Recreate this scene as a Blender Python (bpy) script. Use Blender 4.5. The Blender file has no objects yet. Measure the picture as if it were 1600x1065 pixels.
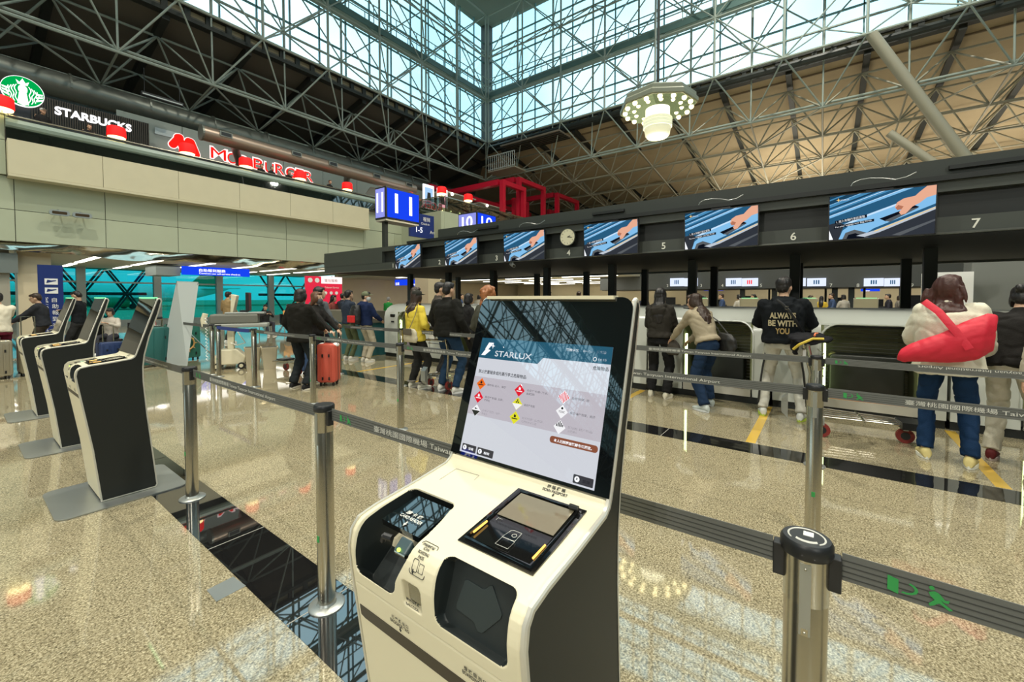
import bpy, bmesh, math, random
import numpy as np
from mathutils import Vector, Matrix, noise
random.seed(7)
PI = math.pi
SC = bpy.context.scene
COL = SC.collection
V = Vector

# ------------------------------------------------------------ camera
YAW, PITCH, ROLL, FPX, CYP = math.radians(36.625), math.radians(-1.7358), math.radians(-.0084), 654.914, 485.29
cam_d = bpy.data.cameras.new('camera'); cam = bpy.data.objects.new('camera', cam_d); COL.objects.link(cam)
cam_d.sensor_width = 36; cam_d.lens = FPX/1600*36; cam_d.shift_y = -(532.5-CYP)/1600
cam_d.clip_start = .02; cam_d.clip_end = 1500
_f = V((math.cos(YAW)*math.cos(PITCH), math.sin(YAW)*math.cos(PITCH), math.sin(PITCH)))
_r = V((math.sin(YAW), -math.cos(YAW), 0)); _u = _r.cross(_f)
cam.matrix_world = Matrix(((_r.x,_u.x,-_f.x,0),(_r.y,_u.y,-_f.y,0),(_r.z,_u.z,-_f.z,1.5),(0,0,0,1)))
SC.camera = cam

# ------------------------------------------------------------ render look
SC.view_settings.view_transform = 'Standard'; SC.view_settings.look = 'None'
SC.view_settings.gamma = 1; SC.view_settings.use_curve_mapping = False
SC.view_settings.exposure = 0.0

# ------------------------------------------------------------ sky
w = bpy.data.worlds.new('world'); SC.world = w; w.use_nodes = True
nt = w.node_tree; bg = nt.nodes['Background']
tc = nt.nodes.new('ShaderNodeTexCoord'); nz = nt.nodes.new('ShaderNodeTexNoise'); nz.inputs['Scale'].default_value = 2.2
nz.inputs['Detail'].default_value = 4
cr = nt.nodes.new('ShaderNodeValToRGB'); cr.color_ramp.elements[0].position = .38; cr.color_ramp.elements[1].position = .62
cr.color_ramp.elements[0].color = (.42,.74,.86,1); cr.color_ramp.elements[1].color = (.82,.96,1,1)
nt.links.new(tc.outputs['Generated'], nz.inputs['Vector']); nt.links.new(nz.outputs['Fac'], cr.inputs['Fac'])
nt.links.new(cr.outputs['Color'], bg.inputs['Color']); bg.inputs['Strength'].default_value = 2.0

# ------------------------------------------------------------ lamps added to light the hall
def area(loc, sx, sy, power, color, rot=(0,0,0)):
    l = bpy.data.lights.new('area_light', 'AREA'); l.shape = 'RECTANGLE'; l.size = sx; l.size_y = sy
    l.energy = power; l.color = color
    o = bpy.data.objects.new('area_light', l); o.location = loc; o.rotation_euler = rot; COL.objects.link(o); return o
WARM = (1, .95, .82); NEUT = (1, .97, .88)
def spot(loc, to, power, color, size=2.4, rad=.4):
    l = bpy.data.lights.new('fill_spot', 'SPOT'); l.energy = power; l.color = color; l.spot_size = size; l.spot_blend = 1; l.shadow_soft_size = rad
    o = bpy.data.objects.new('fill_spot', l); o.location = loc; o.rotation_euler = (V(to)-V(loc)).to_track_quat('-Z','Y').to_euler(); COL.objects.link(o); return o
for x, y in ((-4,-4), (8,-8), (10,6), (-2,9), (-14,2), (18,0)):  # unseen overhead spots, added as general fill
    spot((x,y,21.0), (x+.5,y,0), 7300, WARM, 2.5, .3)
# unseen floods added behind the camera as frontal fill
for lx, ly in ((-12,-12),(-16,4)):
    sp_ = bpy.data.lights.new('fill_flood', 'SPOT'); sp_.energy = 2600; sp_.color = NEUT; sp_.spot_size = 1.9; sp_.spot_blend = 1; sp_.shadow_soft_size = .35
    so_ = bpy.data.objects.new('fill_flood', sp_); so_.location = (lx,ly,10); so_.rotation_euler = (V((8,2,1))-V((lx,ly,10))).to_track_quat('-Z','Y').to_euler(); COL.objects.link(so_)
# unseen uplights added to brighten the tan roof on the far right
area((34,2,6.5), 8, 5, 620, (1,.90,.72), (PI,0,0))
area((34,-8,6.5), 8, 5, 420, (1,.90,.72), (PI,0,0))

# ------------------------------------------------------------ helpers
def P_sock(b, *names):
    for n in names:
        if n in b.inputs: return b.inputs[n]
def mat(name, col, rough=.5, metal=0, spec=None, ior=None, emit=None, estr=0, coat=0, noise_amt=0, noise_scale=30, bump=0, bump_scale=60, alpha=None):
    m = bpy.data.materials.new(name); m.use_nodes = True; n = m.node_tree; b = n.nodes['Principled BSDF']
    c = (*col, 1); b.inputs['Base Color'].default_value = c
    b.inputs['Roughness'].default_value = rough; b.inputs['Metallic'].default_value = metal
    if spec is not None: b.inputs['Specular IOR Level'].default_value = spec
    if ior: b.inputs['IOR'].default_value = ior
    if coat: b.inputs['Coat Weight'].default_value = coat; b.inputs['Coat Roughness'].default_value = .04
    if emit:
        b.inputs['Emission Color'].default_value = (*emit, 1); b.inputs['Emission Strength'].default_value = estr
    if noise_amt or bump:
        t = n.nodes.new('ShaderNodeTexCoord')
    if noise_amt:
        z = n.nodes.new('ShaderNodeTexNoise'); z.inputs['Scale'].default_value = noise_scale; z.inputs['Detail'].default_value = 3
        mx = n.nodes.new('ShaderNodeMix'); mx.data_type = 'RGBA'
        mx.inputs[6].default_value = tuple(max(0, v*(1-noise_amt)) for v in col)+(1,)
        mx.inputs[7].default_value = tuple(min(1, v*(1+noise_amt)) for v in col)+(1,)
        n.links.new(t.outputs['Object'], z.inputs['Vector']); n.links.new(z.outputs['Fac'], mx.inputs[0]); n.links.new(mx.outputs[2], b.inputs['Base Color'])
    if bump:
        z = n.nodes.new('ShaderNodeTexNoise'); z.inputs['Scale'].default_value = bump_scale
        bp = n.nodes.new('ShaderNodeBump'); bp.inputs['Strength'].default_value = bump; bp.inputs['Distance'].default_value = .01
        n.links.new(t.outputs['Object'], z.inputs['Vector']); n.links.new(z.outputs['Fac'], bp.inputs['Height']); n.links.new(bp.outputs['Normal'], b.inputs['Normal'])
    return m
def emis(name, col, s=1.0):
    m = bpy.data.materials.new(name); m.use_nodes = True; n = m.node_tree; n.nodes.remove(n.nodes['Principled BSDF'])
    e = n.nodes.new('ShaderNodeEmission'); e.inputs[0].default_value = (*col, 1); e.inputs[1].default_value = s
    n.links.new(e.outputs[0], n.nodes['Material Output'].inputs[0]); return m
def glassy(name, tint, refl=.08, rough=.02, ior=1.5):
    m = bpy.data.materials.new(name); m.use_nodes = True; n = m.node_tree; n.nodes.remove(n.nodes['Principled BSDF'])
    t = n.nodes.new('ShaderNodeBsdfTransparent'); t.inputs[0].default_value = (*tint, 1)
    g = n.nodes.new('ShaderNodeBsdfGlossy'); g.inputs['Roughness'].default_value = rough
    lw = n.nodes.new('ShaderNodeLayerWeight'); lw.inputs['Blend'].default_value = .5
    pw = n.nodes.new('ShaderNodeMath'); pw.operation = 'POWER'; pw.inputs[1].default_value = 4
    ma = n.nodes.new('ShaderNodeMath'); ma.operation = 'MULTIPLY_ADD'; ma.inputs[1].default_value = .5; ma.inputs[2].default_value = ((ior-1)/(ior+1))**2
    n.links.new(lw.outputs['Facing'], pw.inputs[0]); n.links.new(pw.outputs[0], ma.inputs[0])
    mx = n.nodes.new('ShaderNodeMixShader'); n.links.new(ma.outputs[0], mx.inputs[0])
    n.links.new(t.outputs[0], mx.inputs[1]); n.links.new(g.outputs[0], mx.inputs[2]); n.links.new(mx.outputs[0], n.nodes['Material Output'].inputs[0])
    return m

def tag(o, label=None, cat=None, group=None, kind=None):
    if label: o['label'] = label
    if cat: o['category'] = cat
    if group: o['group'] = group
    if kind: o['kind'] = kind
    return o
def empty(name, loc, rz=0, label=None, cat=None, group=None):
    o = bpy.data.objects.new(name, None); o.empty_display_size = .1; COL.objects.link(o)
    o.location = loc; o.rotation_euler = (0,0,rz); return tag(o, label, cat, group)
def link(name, me, parent=None):
    o = bpy.data.objects.new(name, me); COL.objects.link(o)
    if parent: o.parent = parent
    return o
def copy_tree(o, parent=None):
    c = o.copy(); COL.objects.link(c)
    if parent: c.parent = parent
    for ch in list(o.children): copy_tree(ch, c)
    return c

class MB:
    """collects shapes into one mesh object"""
    def __init__(s): s.bm = bmesh.new(); s.mi = 0
    def face(s, vs):
        try: f = s.bm.faces.new(vs); f.material_index = s.mi; return f
        except ValueError: return None
    def box(s, x0, x1, y0, y1, z0, z1):
        v = [s.bm.verts.new(p) for p in ((x0,y0,z0),(x1,y0,z0),(x1,y1,z0),(x0,y1,z0),(x0,y0,z1),(x1,y0,z1),(x1,y1,z1),(x0,y1,z1))]
        for i in ((3,2,1,0),(4,5,6,7),(0,1,5,4),(1,2,6,5),(2,3,7,6),(3,0,4,7)): s.face([v[k] for k in i])
        return s
    def ring(s, c, ax, ay, n=12, ph=0):
        return [s.bm.verts.new(c+ax*math.cos(ph+2*PI*i/n)+ay*math.sin(ph+2*PI*i/n)) for i in range(n)]
    def skin(s, rings, cap=True, closed=False):
        n = len(rings[0])
        prs = list(zip(rings, rings[1:])) + ([(rings[-1], rings[0])] if closed else [])
        for a, b in prs:
            for i in range(n): s.face([a[i], a[(i+1)%n], b[(i+1)%n], b[i]])
        if cap and not closed:
            s.face(rings[0][::-1]); s.face(rings[-1])
        return s
    def tube(s, a, b, r, r2=None, n=8, cap=True):
        a, b = V(a), V(b); d = (b-a)
        if d.length < 1e-6: return s
        d.normalize(); h = V((0,0,1)) if abs(d.z) < .9 else V((1,0,0))
        u = d.cross(h).normalized(); v = d.cross(u)
        r2 = r if r2 is None else r2
        return s.skin([s.ring(a, u*r, v*r, n), s.ring(b, u*r2, v*r2, n)], cap)
    def path(s, pts, r, n=8, closed=False):
        pts = [V(p) for p in pts]; rr = r if isinstance(r, (list,tuple)) else [r]*len(pts); rings = []; pu = None
        for i, p in enumerate(pts):
            a = pts[i-1] if (i or closed) else p; b = pts[(i+1) % len(pts)] if (i < len(pts)-1 or closed) else p
            d = (b-a).normalized()
            if pu is None:
                h = V((0,0,1)) if abs(d.z) < .9 else V((1,0,0)); pu = d.cross(h).normalized()
            pu = (pu - d*pu.dot(d)).normalized(); v = d.cross(pu)
            rings.append(s.ring(p, pu*rr[i], v*rr[i], n))
        return s.skin(rings, True, closed)
    def lathe(s, prof, c=(0,0,0), n=24, cap=True):
        c = V(c); return s.skin([s.ring(c+V((0,0,z)), V((r,0,0)), V((0,r,0)), n) for r, z in prof], cap)
    def prism(s, poly, o, ax, ay, az, h0, h1):
        """2-D polygon in ax/ay plane, extruded from h0 to h1 along az"""
        o, ax, ay, az = V(o), V(ax), V(ay), V(az)
        a = [s.bm.verts.new(o+ax*p[0]+ay*p[1]+az*h0) for p in poly]; b = [s.bm.verts.new(o+ax*p[0]+ay*p[1]+az*h1) for p in poly]
        n = len(poly)
        for i in range(n): s.face([a[i], a[(i+1)%n], b[(i+1)%n], b[i]])
        s.face(a[::-1]); s.face(b); return s
    def poly(s, pts):
        s.face([s.bm.verts.new(p) for p in pts]); return s
    def loft(s, items, n=16, up=None):
        """items: (centre, half width vec, half depth vec)"""
        return s.skin([s.ring(V(c), V(a), V(b), n) for c, a, b in items])
    def ball(s, c, rx, ry=None, rz=None, n=14, m=8, rot=None):
        ry = rx if ry is None else ry; rz = rx if rz is None else rz; c = V(c); rings = []
        R = rot or Matrix.Identity(3)
        for j in range(1, m):
            t = PI*j/m - PI/2
            rings.append([s.bm.verts.new(c + R@V((rx*math.cos(t)*math.cos(2*PI*i/n), ry*math.cos(t)*math.sin(2*PI*i/n), rz*math.sin(t)))) for i in range(n)])
        s.skin(rings, False)
        b = s.bm.verts.new(c-R@V((0,0,rz))); tt = s.bm.verts.new(c+R@V((0,0,rz)))
        for i in range(n):
            s.face([b, rings[0][(i+1)%n], rings[0][i]]); s.face([tt, rings[-1][i], rings[-1][(i+1)%n]])
        return s
    def mesh(s, name, mats, smooth=False, bevel=0):
        bmesh.ops.recalc_face_normals(s.bm, faces=s.bm.faces)
        if bevel:
            es = [e for e in s.bm.edges if len(e.link_faces) == 2 and e.calc_face_angle(0) > .6]
            bmesh.ops.bevel(s.bm, geom=es, offset=bevel, segments=2, affect='EDGES', profile=.5)
        me = bpy.data.meshes.new(name); s.bm.to_mesh(me); s.bm.free()
        for m in (mats if isinstance(mats, (list,tuple)) else [mats]): me.materials.append(m)
        if smooth:
            me.polygons.foreach_set('use_smooth', [True]*len(me.polygons))
            try: me.set_sharp_from_angle(angle=math.radians(smooth if smooth is not True else 40))
            except Exception: pass
        return me
    def build(s, name, mats, parent=None, smooth=False, bevel=0):
        return link(name, s.mesh(name, mats, smooth, bevel), parent)

def boxo(name, m, x0, x1, y0, y1, z0, z1, parent=None, bevel=0):
    return MB().box(x0,x1,y0,y1,z0,z1).build(name, m, parent, bevel=bevel)
def struct(o): o['kind'] = 'structure'; return o

def frame(o, x, up):
    x = V(x).normalized(); up = V(up); z = x.cross(up).normalized(); y = z.cross(x)
    return Matrix(((x.x,y.x,z.x,o[0]),(x.y,y.y,z.y,o[1]),(x.z,y.z,z.z,o[2]),(0,0,0,1)))
_tcache = {}
def text_mesh(s, ext=.0, bold=0.0):
    k = (s, ext, bold)
    if k in _tcache: return _tcache[k].copy()
    c = bpy.data.curves.new('txt', 'FONT'); c.body = s; c.extrude = ext; c.offset = bold; c.resolution_u = 4
    o = bpy.data.objects.new('txt', c); COL.objects.link(o); bpy.context.view_layer.update()
    me = bpy.data.meshes.new_from_object(o.evaluated_get(bpy.context.evaluated_depsgraph_get()))
    bpy.data.objects.remove(o); bpy.data.curves.remove(c); _tcache[k] = me; return me.copy()
def text(s, o, x, up, m, h=None, width=None, align='L', parent=None, name='lettering', ext=.01, bold=0.0, off=0):
    """text with its baseline at o, running along x; h = cap height; width = fitted length"""
    me = text_mesh(s, ext, bold)
    n = len(me.vertices); a = np.zeros(n*3); me.vertices.foreach_get('co', a); a = a.reshape(-1, 3)
    x0, x1 = a[:,0].min(), a[:,0].max(); y0, y1 = a[:,1].min(), a[:,1].max()
    k = (h/(y1-min(y0, 0))) if h else width/(x1-x0)
    kx = width/(x1-x0) if width else k
    a[:,0] = (a[:,0]-x0)*kx; a[:,1] = (a[:,1]-(y0 if False else 0))*k; a[:,2] = a[:,2]*k + off
    if align == 'C': a[:,0] -= (x1-x0)*kx/2
    if align == 'R': a[:,0] -= (x1-x0)*kx
    a1 = np.hstack([a, np.ones((n,1))]) @ np.array(frame(o, x, up)).T
    me.vertices.foreach_set('co', a1[:,:3].ravel()); me.update()
    me.materials.clear(); me.materials.append(m)
    return link(name, me, parent)

def sheet(pts2, o, x, up, m, name, parent, off=0.0, th=.0015):
    """thin flat shape (list of (x,y)) on the plane through o"""
    F = frame(o, x, up); ax = F.col[0].xyz; ay = F.col[1].xyz; az = F.col[2].xyz
    return MB().prism(pts2, o, ax, ay, az, off-th, off).build(name, m, parent)
def rrect(x0, x1, y0, y1, r, n=5):
    pts = []
    for cx, cy, a in ((x1-r,y1-r,0),(x0+r,y1-r,PI/2),(x0+r,y0+r,PI),(x1-r,y0+r,3*PI/2)):
        for i in range(n+1): t = a+PI/2*i/n; pts.append((cx+r*math.cos(t), cy+r*math.sin(t)))
    return pts
def circ(cx, cy, r, n=24, ry=None): return [(cx+r*math.cos(2*PI*i/n), cy+(ry or r)*math.sin(2*PI*i/n)) for i in range(n)]
def ray_at(px, py, z=0.0):
    d = _f + _r*(px-800)/FPX - _u*(py-CYP)/FPX
    return V((0,0,1.5)) + d*((z-1.5)/d.z)

# ------------------------------------------------------------ materials
M = {}
M['cream'] = mat('cream plastic', (.77,.71,.51), .42, bump=.04, bump_scale=900)
M['cream_metal'] = mat('pale metal edge', (.62,.60,.52), .35, metal=.4)
M['panel_black'] = mat('black side panel', (.009,.011,.009), .5, bump=.02, bump_scale=800)
M['black'] = mat('black plastic', (.012,.013,.014), .4)
M['deep'] = mat('dark recess lining', (.012,.017,.017), .5, bump=.03, bump_scale=700)
M['display'] = mat('black display glass', (.004,.005,.006), .02, ior=2.1)
M['glossblack'] = mat('glossy black', (.006,.006,.006), .05, ior=1.8)
M['steel'] = mat('brushed steel', (.56,.53,.45), .24, metal=1)
M['plate'] = mat('steel base plate', (.42,.44,.42), .38, metal=.8)
M['belt'] = mat('grey webbing belt', (.12,.125,.115), .55, bump=.1, bump_scale=300)
M['beltline'] = mat('dark belt stripe', (.04,.043,.04), .6)
M['belttext'] = mat('pale grey print', (.62,.62,.56), .6)
M['green'] = mat('green print', (.03,.30,.07), .6)
M['white'] = mat('white paint', (.85,.85,.82), .5)
M['ink'] = mat('black ink', (.02,.02,.018), .6)
M['dark'] = mat('dark painted metal', (.020,.027,.025), .45)
M['dark2'] = mat('very dark grey panel', (.010,.013,.012), .5)
M['fascia'] = mat('charcoal fascia', (.050,.058,.050), .55, noise_amt=.08, noise_scale=3)
M['numeral'] = mat('pale numerals', (.75,.75,.66), .5)
# ============================================================ structure
def floor_mat():
    m = bpy.data.materials.new('polished speckled granite'); m.use_nodes = True; n = m.node_tree; b = n.nodes['Principled BSDF']
    t = n.nodes.new('ShaderNodeTexCoord')
    a = n.nodes.new('ShaderNodeTexNoise'); a.inputs['Scale'].default_value = 110; a.inputs['Detail'].default_value = 4; a.inputs['Roughness'].default_value = .7
    v = n.nodes.new('ShaderNodeTexVoronoi'); v.inputs['Scale'].default_value = 85
    r1 = n.nodes.new('ShaderNodeValToRGB'); e = r1.color_ramp.elements
    e[0].position = .34; e[0].color = (.085,.068,.040,1); e[1].position = .66; e[1].color = (.58,.53,.38,1)
    q = e.new(.48); q.color = (.27,.235,.15,1)
    r2 = n.nodes.new('ShaderNodeValToRGB'); r2.color_ramp.elements[0].position = 0; r2.color_ramp.elements[0].color = (.62,.60,.55,1)
    r2.color_ramp.elements[1].position = .55; r2.color_ramp.elements[1].color = (1.1,1.08,1.02,1)
    mx = n.nodes.new('ShaderNodeMix'); mx.data_type = 'RGBA'; mx.blend_type = 'MULTIPLY'; mx.inputs[0].default_value = 1
    L = n.links.new
    L(t.outputs['Object'], a.inputs['Vector']); L(t.outputs['Object'], v.inputs['Vector']); L(a.outputs['Fac'], r1.inputs['Fac']); L(v.outputs['Color'], r2.inputs['Fac'])
    L(r1.outputs['Color'], mx.inputs[6]); L(r2.outputs['Color'], mx.inputs[7]); L(mx.outputs[2], b.inputs['Base Color'])
    b.inputs['Roughness'].default_value = .045; b.inputs['IOR'].default_value = 2.2
    return m
M['granite'] = floor_mat()
M['black_granite'] = mat('polished black granite', (.010,.010,.010), .015, ior=2.5, noise_amt=.5, noise_scale=60)
M['yellow'] = mat('yellow floor line', (.62,.40,.06), .25)
M['wall_green'] = mat('pale green wall panel', (.42,.46,.33), .55, noise_amt=.04, noise_scale=2)
M['wall_cream'] = mat('cream wall panel', (.60,.55,.38), .5, noise_amt=.05, noise_scale=3)
M['gap'] = mat('dark joint', (.05,.05,.035), .8)
M['band'] = mat('pale grey green band', (.30,.38,.33), .4)
M['ceil'] = mat('mezzanine ceiling', (.42,.40,.32), .6)
M['beige'] = mat('beige stone', (.62,.53,.36), .5, noise_amt=.08, noise_scale=1.5)
M['greywall'] = mat('grey upper wall', (.16,.19,.18), .7)
M['roofdark'] = mat('dark grey roof panel', (.12,.115,.095), .85)
M['rooftan'] = mat('tan roof panel', (.43,.345,.215), .85, noise_amt=.1, noise_scale=1.2)
M['rafter'] = mat('dark rafter', (.022,.026,.022), .6)
M['lid'] = mat('grey upper ceiling', (.20,.23,.21), .8)
M['tube'] = mat('pale green steel tube', (.30,.36,.32), .45)
M['tubew'] = mat('grey beige steel tube', (.36,.35,.27), .45)
M['purlin'] = mat('brown purlin', (.16,.12,.07), .8)
M['skyglass'] = glassy('skylight glass', (.90,.98,1.0))
M['tealglass'] = glassy('teal window glass', (.11,.56,.57))
M['railglass'] = glassy('dark balustrade glass', (.25,.34,.32), ior=2.2)
M['clearglass'] = glassy('clear glass', (.8,.9,.86))
M['strip'] = emis('fluorescent strip', (1,.96,.80), 5.0)
M['chrome'] = mat('rippled mirror metal', (.75,.70,.58), .12, metal=1, bump=.6, bump_scale=2.5)

fl = struct(MB().box(-55, 70, -30, 32, -.2, 0).build('floor', M['granite']))
def inlay(name, m, x0, x1, y0, y1):   # a strip let into the floor
    return struct(boxo(name, m, x0, x1, y0, y1, -.01, .0012))
inlay('trim_1', M['black_granite'], .889, 1.20, -12, 9.55)
inlay('trim_2', M['black_granite'], 4.60, 4.92, -12, 9.3)
k = 3
for y in (-10.1, -1.17, .585, 2.34, 4.09, 5.84, 7.6, 9.35):
    inlay('trim_%d' % k, M['yellow'], 4.94, 6.72, y-.045, y+.045); k += 1
# fine pale joints crossing the dark strip, and scuff tape marks on the floor
j = MB()
for y in (-2.0, -.0, 1.95, 2.92, 5.9, 7.8): j.box(.889, 1.20, y-.003, y+.003, -.01, .0018)
for y in (-2.6, .9+.5, 4.4, 6.2): j.box(4.60, 4.92, y-.003, y+.003, -.01, .0018)
struct(j.build('trim_20', mat('joint line', (.35,.34,.30), .4)))

# ---- upper wall over the left side, under the food court gallery
M_ = M['wall_green']
struct(boxo('wall_left', M['gap'], -50, 16.0, 18.02, 18.3, 3.09, 5.3))
p = MB()
xs = [-49+1.84*i - .0 for i in range(40)]
X0 = 1.162
i = -28
while X0+1.825*i < 15.9:
    a = X0+1.825*i; b = min(a+1.825, 16.0)
    for z0, z1 in ((3.07,3.93),(3.945,4.84)):
        p.box(a+.008, b-.008, 17.99, 18.05, z0, z1)
    i += 1
struct(p.build('wall_left_panels', M_))
p = MB()
for i in range(6):
    a = 1.042+1.852*i; p.box(a+.006, a+1.846, 17.58, 17.66, 4.86, 5.78)
struct(p.build('wall_parapet_panels', M['wall_cream']))
p = MB().box(1.04, 12.17, 17.62, 17.99, 4.80, 5.74).box(1.04, 12.17, 17.55, 17.99, 4.78, 4.85)
struct(p.build('wall_parapet', M['wall_cream']))
p = MB()
for i in range(-26, 0):
    a = 1.042+1.83*(i); 
    for z0, z1 in ((4.86,5.78),(5.795,6.9)): p.box(a+.008, a+1.815, 17.90, 18.0, z0, z1)
struct(p.build('wall_left_side', M_))
p = MB().box(12.17, 14.6, 17.98, 18.2, 4.86, 5.6); struct(p.build('wall_left_end', M_))
# gallery floor, its glass balustrade and the pale band above it
struct(boxo('floor_gallery', M['ceil'], -50, 30, 18.0, 27, 5.3, 5.75))
struct(boxo('ceiling_lower', M['ceil'], -50, 16, 18.3, 32, 3.07, 3.2))
struct(MB().prism([(17.75,5.78),(17.78,5.78),(17.86,6.14),(17.83,6.14)], (0,0,0), (0,1,0), (0,0,1), (1,0,0), 1.04, 14.3).build('window_1', M['railglass']))
p = MB()
for z0, z1, y0 in ((6.14,6.40,17.80),): p.prism([(17.86,6.12),(17.78,6.18),(17.75,6.26),(17.78,6.36),(17.86,6.41),(18.05,6.41),(18.05,6.12)], (0,0,0), (0,1,0), (0,0,1), (1,0,0), 1.04, 13.4)
struct(p.build('trim_21', M['band'], smooth=30))
t_ = empty('handrail', (7, 17.8, 6.41), 0, 'long slim metal handrail running along the edge of the food gallery', 'handrail')
MB().tube((-5.9,0,.04),(6.4,0,.04),.025).build('rail', M['steel'], t_)
MB().box(-5.9,6.4,-.01,.0,-.02,.02).build('ledge', M['black'], t_)
# mirror frieze under the wall edge and the stone pier
p = MB(); n = 60
ra = [];
for q in range(n+1):
    x = -12+27.6*q/n; dz = .05*math.sin(x*1.3)+.03*math.sin(x*3.1)
    ra.append([p.bm.verts.new((x,18.10+.04*math.sin(x*2+k2),z)) for k2, z in enumerate((3.06,2.98,2.86,2.78+dz))])
for a, b in zip(ra, ra[1:]):
    for q in range(3): p.face([a[q],b[q],b[q+1],a[q+1]])
struct(p.build('trim_22', M['chrome'], smooth=True))
struct(boxo('wall_pier', M['beige'], 1.20, 1.86, 18.5, 19.3, 0, 3.07))
struct(boxo('wall_pier_side', mat('grey beige panel', (.36,.34,.27), .5), -8, 1.05, 18.35, 18.6, 0, 3.07))
struct(boxo('wall_pier_header', M['greywall'], -8, 1.2, 18.2, 18.35, 2.2, 2.75))

# ---- glass wall of the terminal behind (teal) and what lies outside
fr = M['greywall']; k = 2
for x in range(-2, 26, 3):
    struct(boxo('window_%d' % k, M['tealglass'], x+.12, x+2.88, 30.0, 30.02, .0, 3.05)); k += 1
p = MB()
for x in range(-2, 29, 3): p.box(x-.16, x+.16, 29.8, 30.1, 0, 3.1)
p.box(-8, 28, 29.9, 30.05, 2.28, 2.36); p.box(-8, 28, 29.9, 30.05, 0, .35)
struct(p.build('trim_23', mat('window mullion', (.20,.25,.24), .5)))
struct(boxo('ground_apron', mat('airfield concrete', (.42,.42,.26), .9), -200, 320, 32.1, 600, -1.3, -1.1))
struct(boxo('ground_grass', mat('airfield grass', (.14,.20,.07), .95), -200, 320, 150, 190, -1.1, -1.05))

# ---- right-hand parts of the gallery
struct(boxo('wall_gallery_front', M_, 14.63, 40, 15.0, 15.25, 4.2, 5.75))
struct(boxo('wall_gallery_side', M_, 14.4, 14.62, 15.0, 18.2, 4.2, 5.75))
struct(boxo('floor_gallery_right', M['ceil'], 14.6, 40, 15.26, 26.4, 5.55, 5.74))
struct(MB().box(14.7, 30, 15.0, 15.03, 5.75, 6.42).build('window_20', M['railglass']))
struct(MB().box(14.45, 14.48, 15.0, 18.0, 5.75, 6.42).build('window_21', M['railglass']))
p = MB().tube((14.45,15,6.46),(30,15,6.46),.035).tube((14.45,15,6.46),(14.45,18,6.46),.035).build('handrail', M['steel'])
tag(p, 'bright metal handrail turning the corner of the gallery behind the red frames', 'handrail')
struct(boxo('wall_gallery_back', M['greywall'], -50, 45, 26.5, 26.8, 5.7, 11.2))
# lower hall behind the islands, with warm walls
struct(boxo('ceiling_right', M['ceil'], 16.1, 44, 9.3, 26.7, 2.86, 3.0))
struct(boxo('wall_back', M['greywall'], 44, 44.3, -30, 30, 0, 9.6))
struct(boxo('wall_back_left', M['beige'], 16.0, 44, 26.8, 27.2, 0, 4.0))

# ---- roof: two long slopes, the lantern between them
XR, YL, ZB, ZT = 24.3, 20.4, 13.0, 21.5
def slab(name, m, pts, th):
    b = MB(); b.poly(pts); 
    geom = bmesh.ops.extrude_face_region(b.bm, geom=b.bm.faces[:])
    for v in [g for g in geom['geom'] if isinstance(g, bmesh.types.BMVert)]: v.co.z += th
    return struct(b.build(name, m))
slab('ceiling_slope_left', M['roofdark'], [(-55,YL,12.5),(XR,YL,12.5),(XR+6,27,11.2),(-55,27,11.2)], .2)
slab('ceiling_slope_right', M['rooftan'], [(XR,YL,12.5),(XR,-30,12.5),(46,-30,9.6),(46,27,9.6),(XR+6,27,11.2)], .2)
struct(boxo('ceiling_upper', M['lid'], -55, XR+.3, -20.4, YL+.3, ZT, ZT+.3))
struct(boxo('wall_far_side', M['greywall'], -55, 60, -30.3, -30, 0, 13))
struct(boxo('wall_end', M['greywall'], -55.3, -55, -30, 30, 0, 21.5))
slab('ceiling_slope_south', M['roofdark'], [(-55,-20.4,12.5),(XR,-20.4,12.5),(XR,-30,11.5),(-55,-30,11.5)], .2)
# ribs under the slopes
def rz(x): return 12.5-(x-XR)*2.9/21.7
k = 30
for i in range(-8, 10):
    y = 1.55+2.9*i
    if y > 26 or y < -29: continue
    b = MB().prism([(XR,rz(XR)),(46,rz(46)),(46,rz(46)-.35),(XR,rz(XR)-.35)], (0,y-.12,0), (1,0,0), (0,0,1), (0,1,0), 0, .24)
    tag(b.build('roof_rafter', M['rafter']), 'dark rafter under the tan roof slope on the right, crossed by steel tubes', 'rafter', 'rafters under the tan roof slope')
for i in range(-9, 8):
    x = 5.24+2.88*i
    b = MB().prism([(YL,12.5),(27,11.2),(27,10.9),(YL,12.15)], (x-.12,0,0), (0,1,0), (0,0,1), (1,0,0), 0, .24)
    tag(b.build('roof_rafter', M['rafter']), 'dark rafter under the grey roof slope above the food gallery', 'rafter', 'rafters under the grey roof slope')
for i in range(0, 14):
    x = XR+1.5*i+.9; tag(boxo('roof_purlin', M['purlin'], x-.04, x+.04, -29.9, 26.4, rz(x)-.14, rz(x)-.03), 'thin brown purlin running along the tan roof slope', 'purlin', 'purlins under the tan roof slope')
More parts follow.
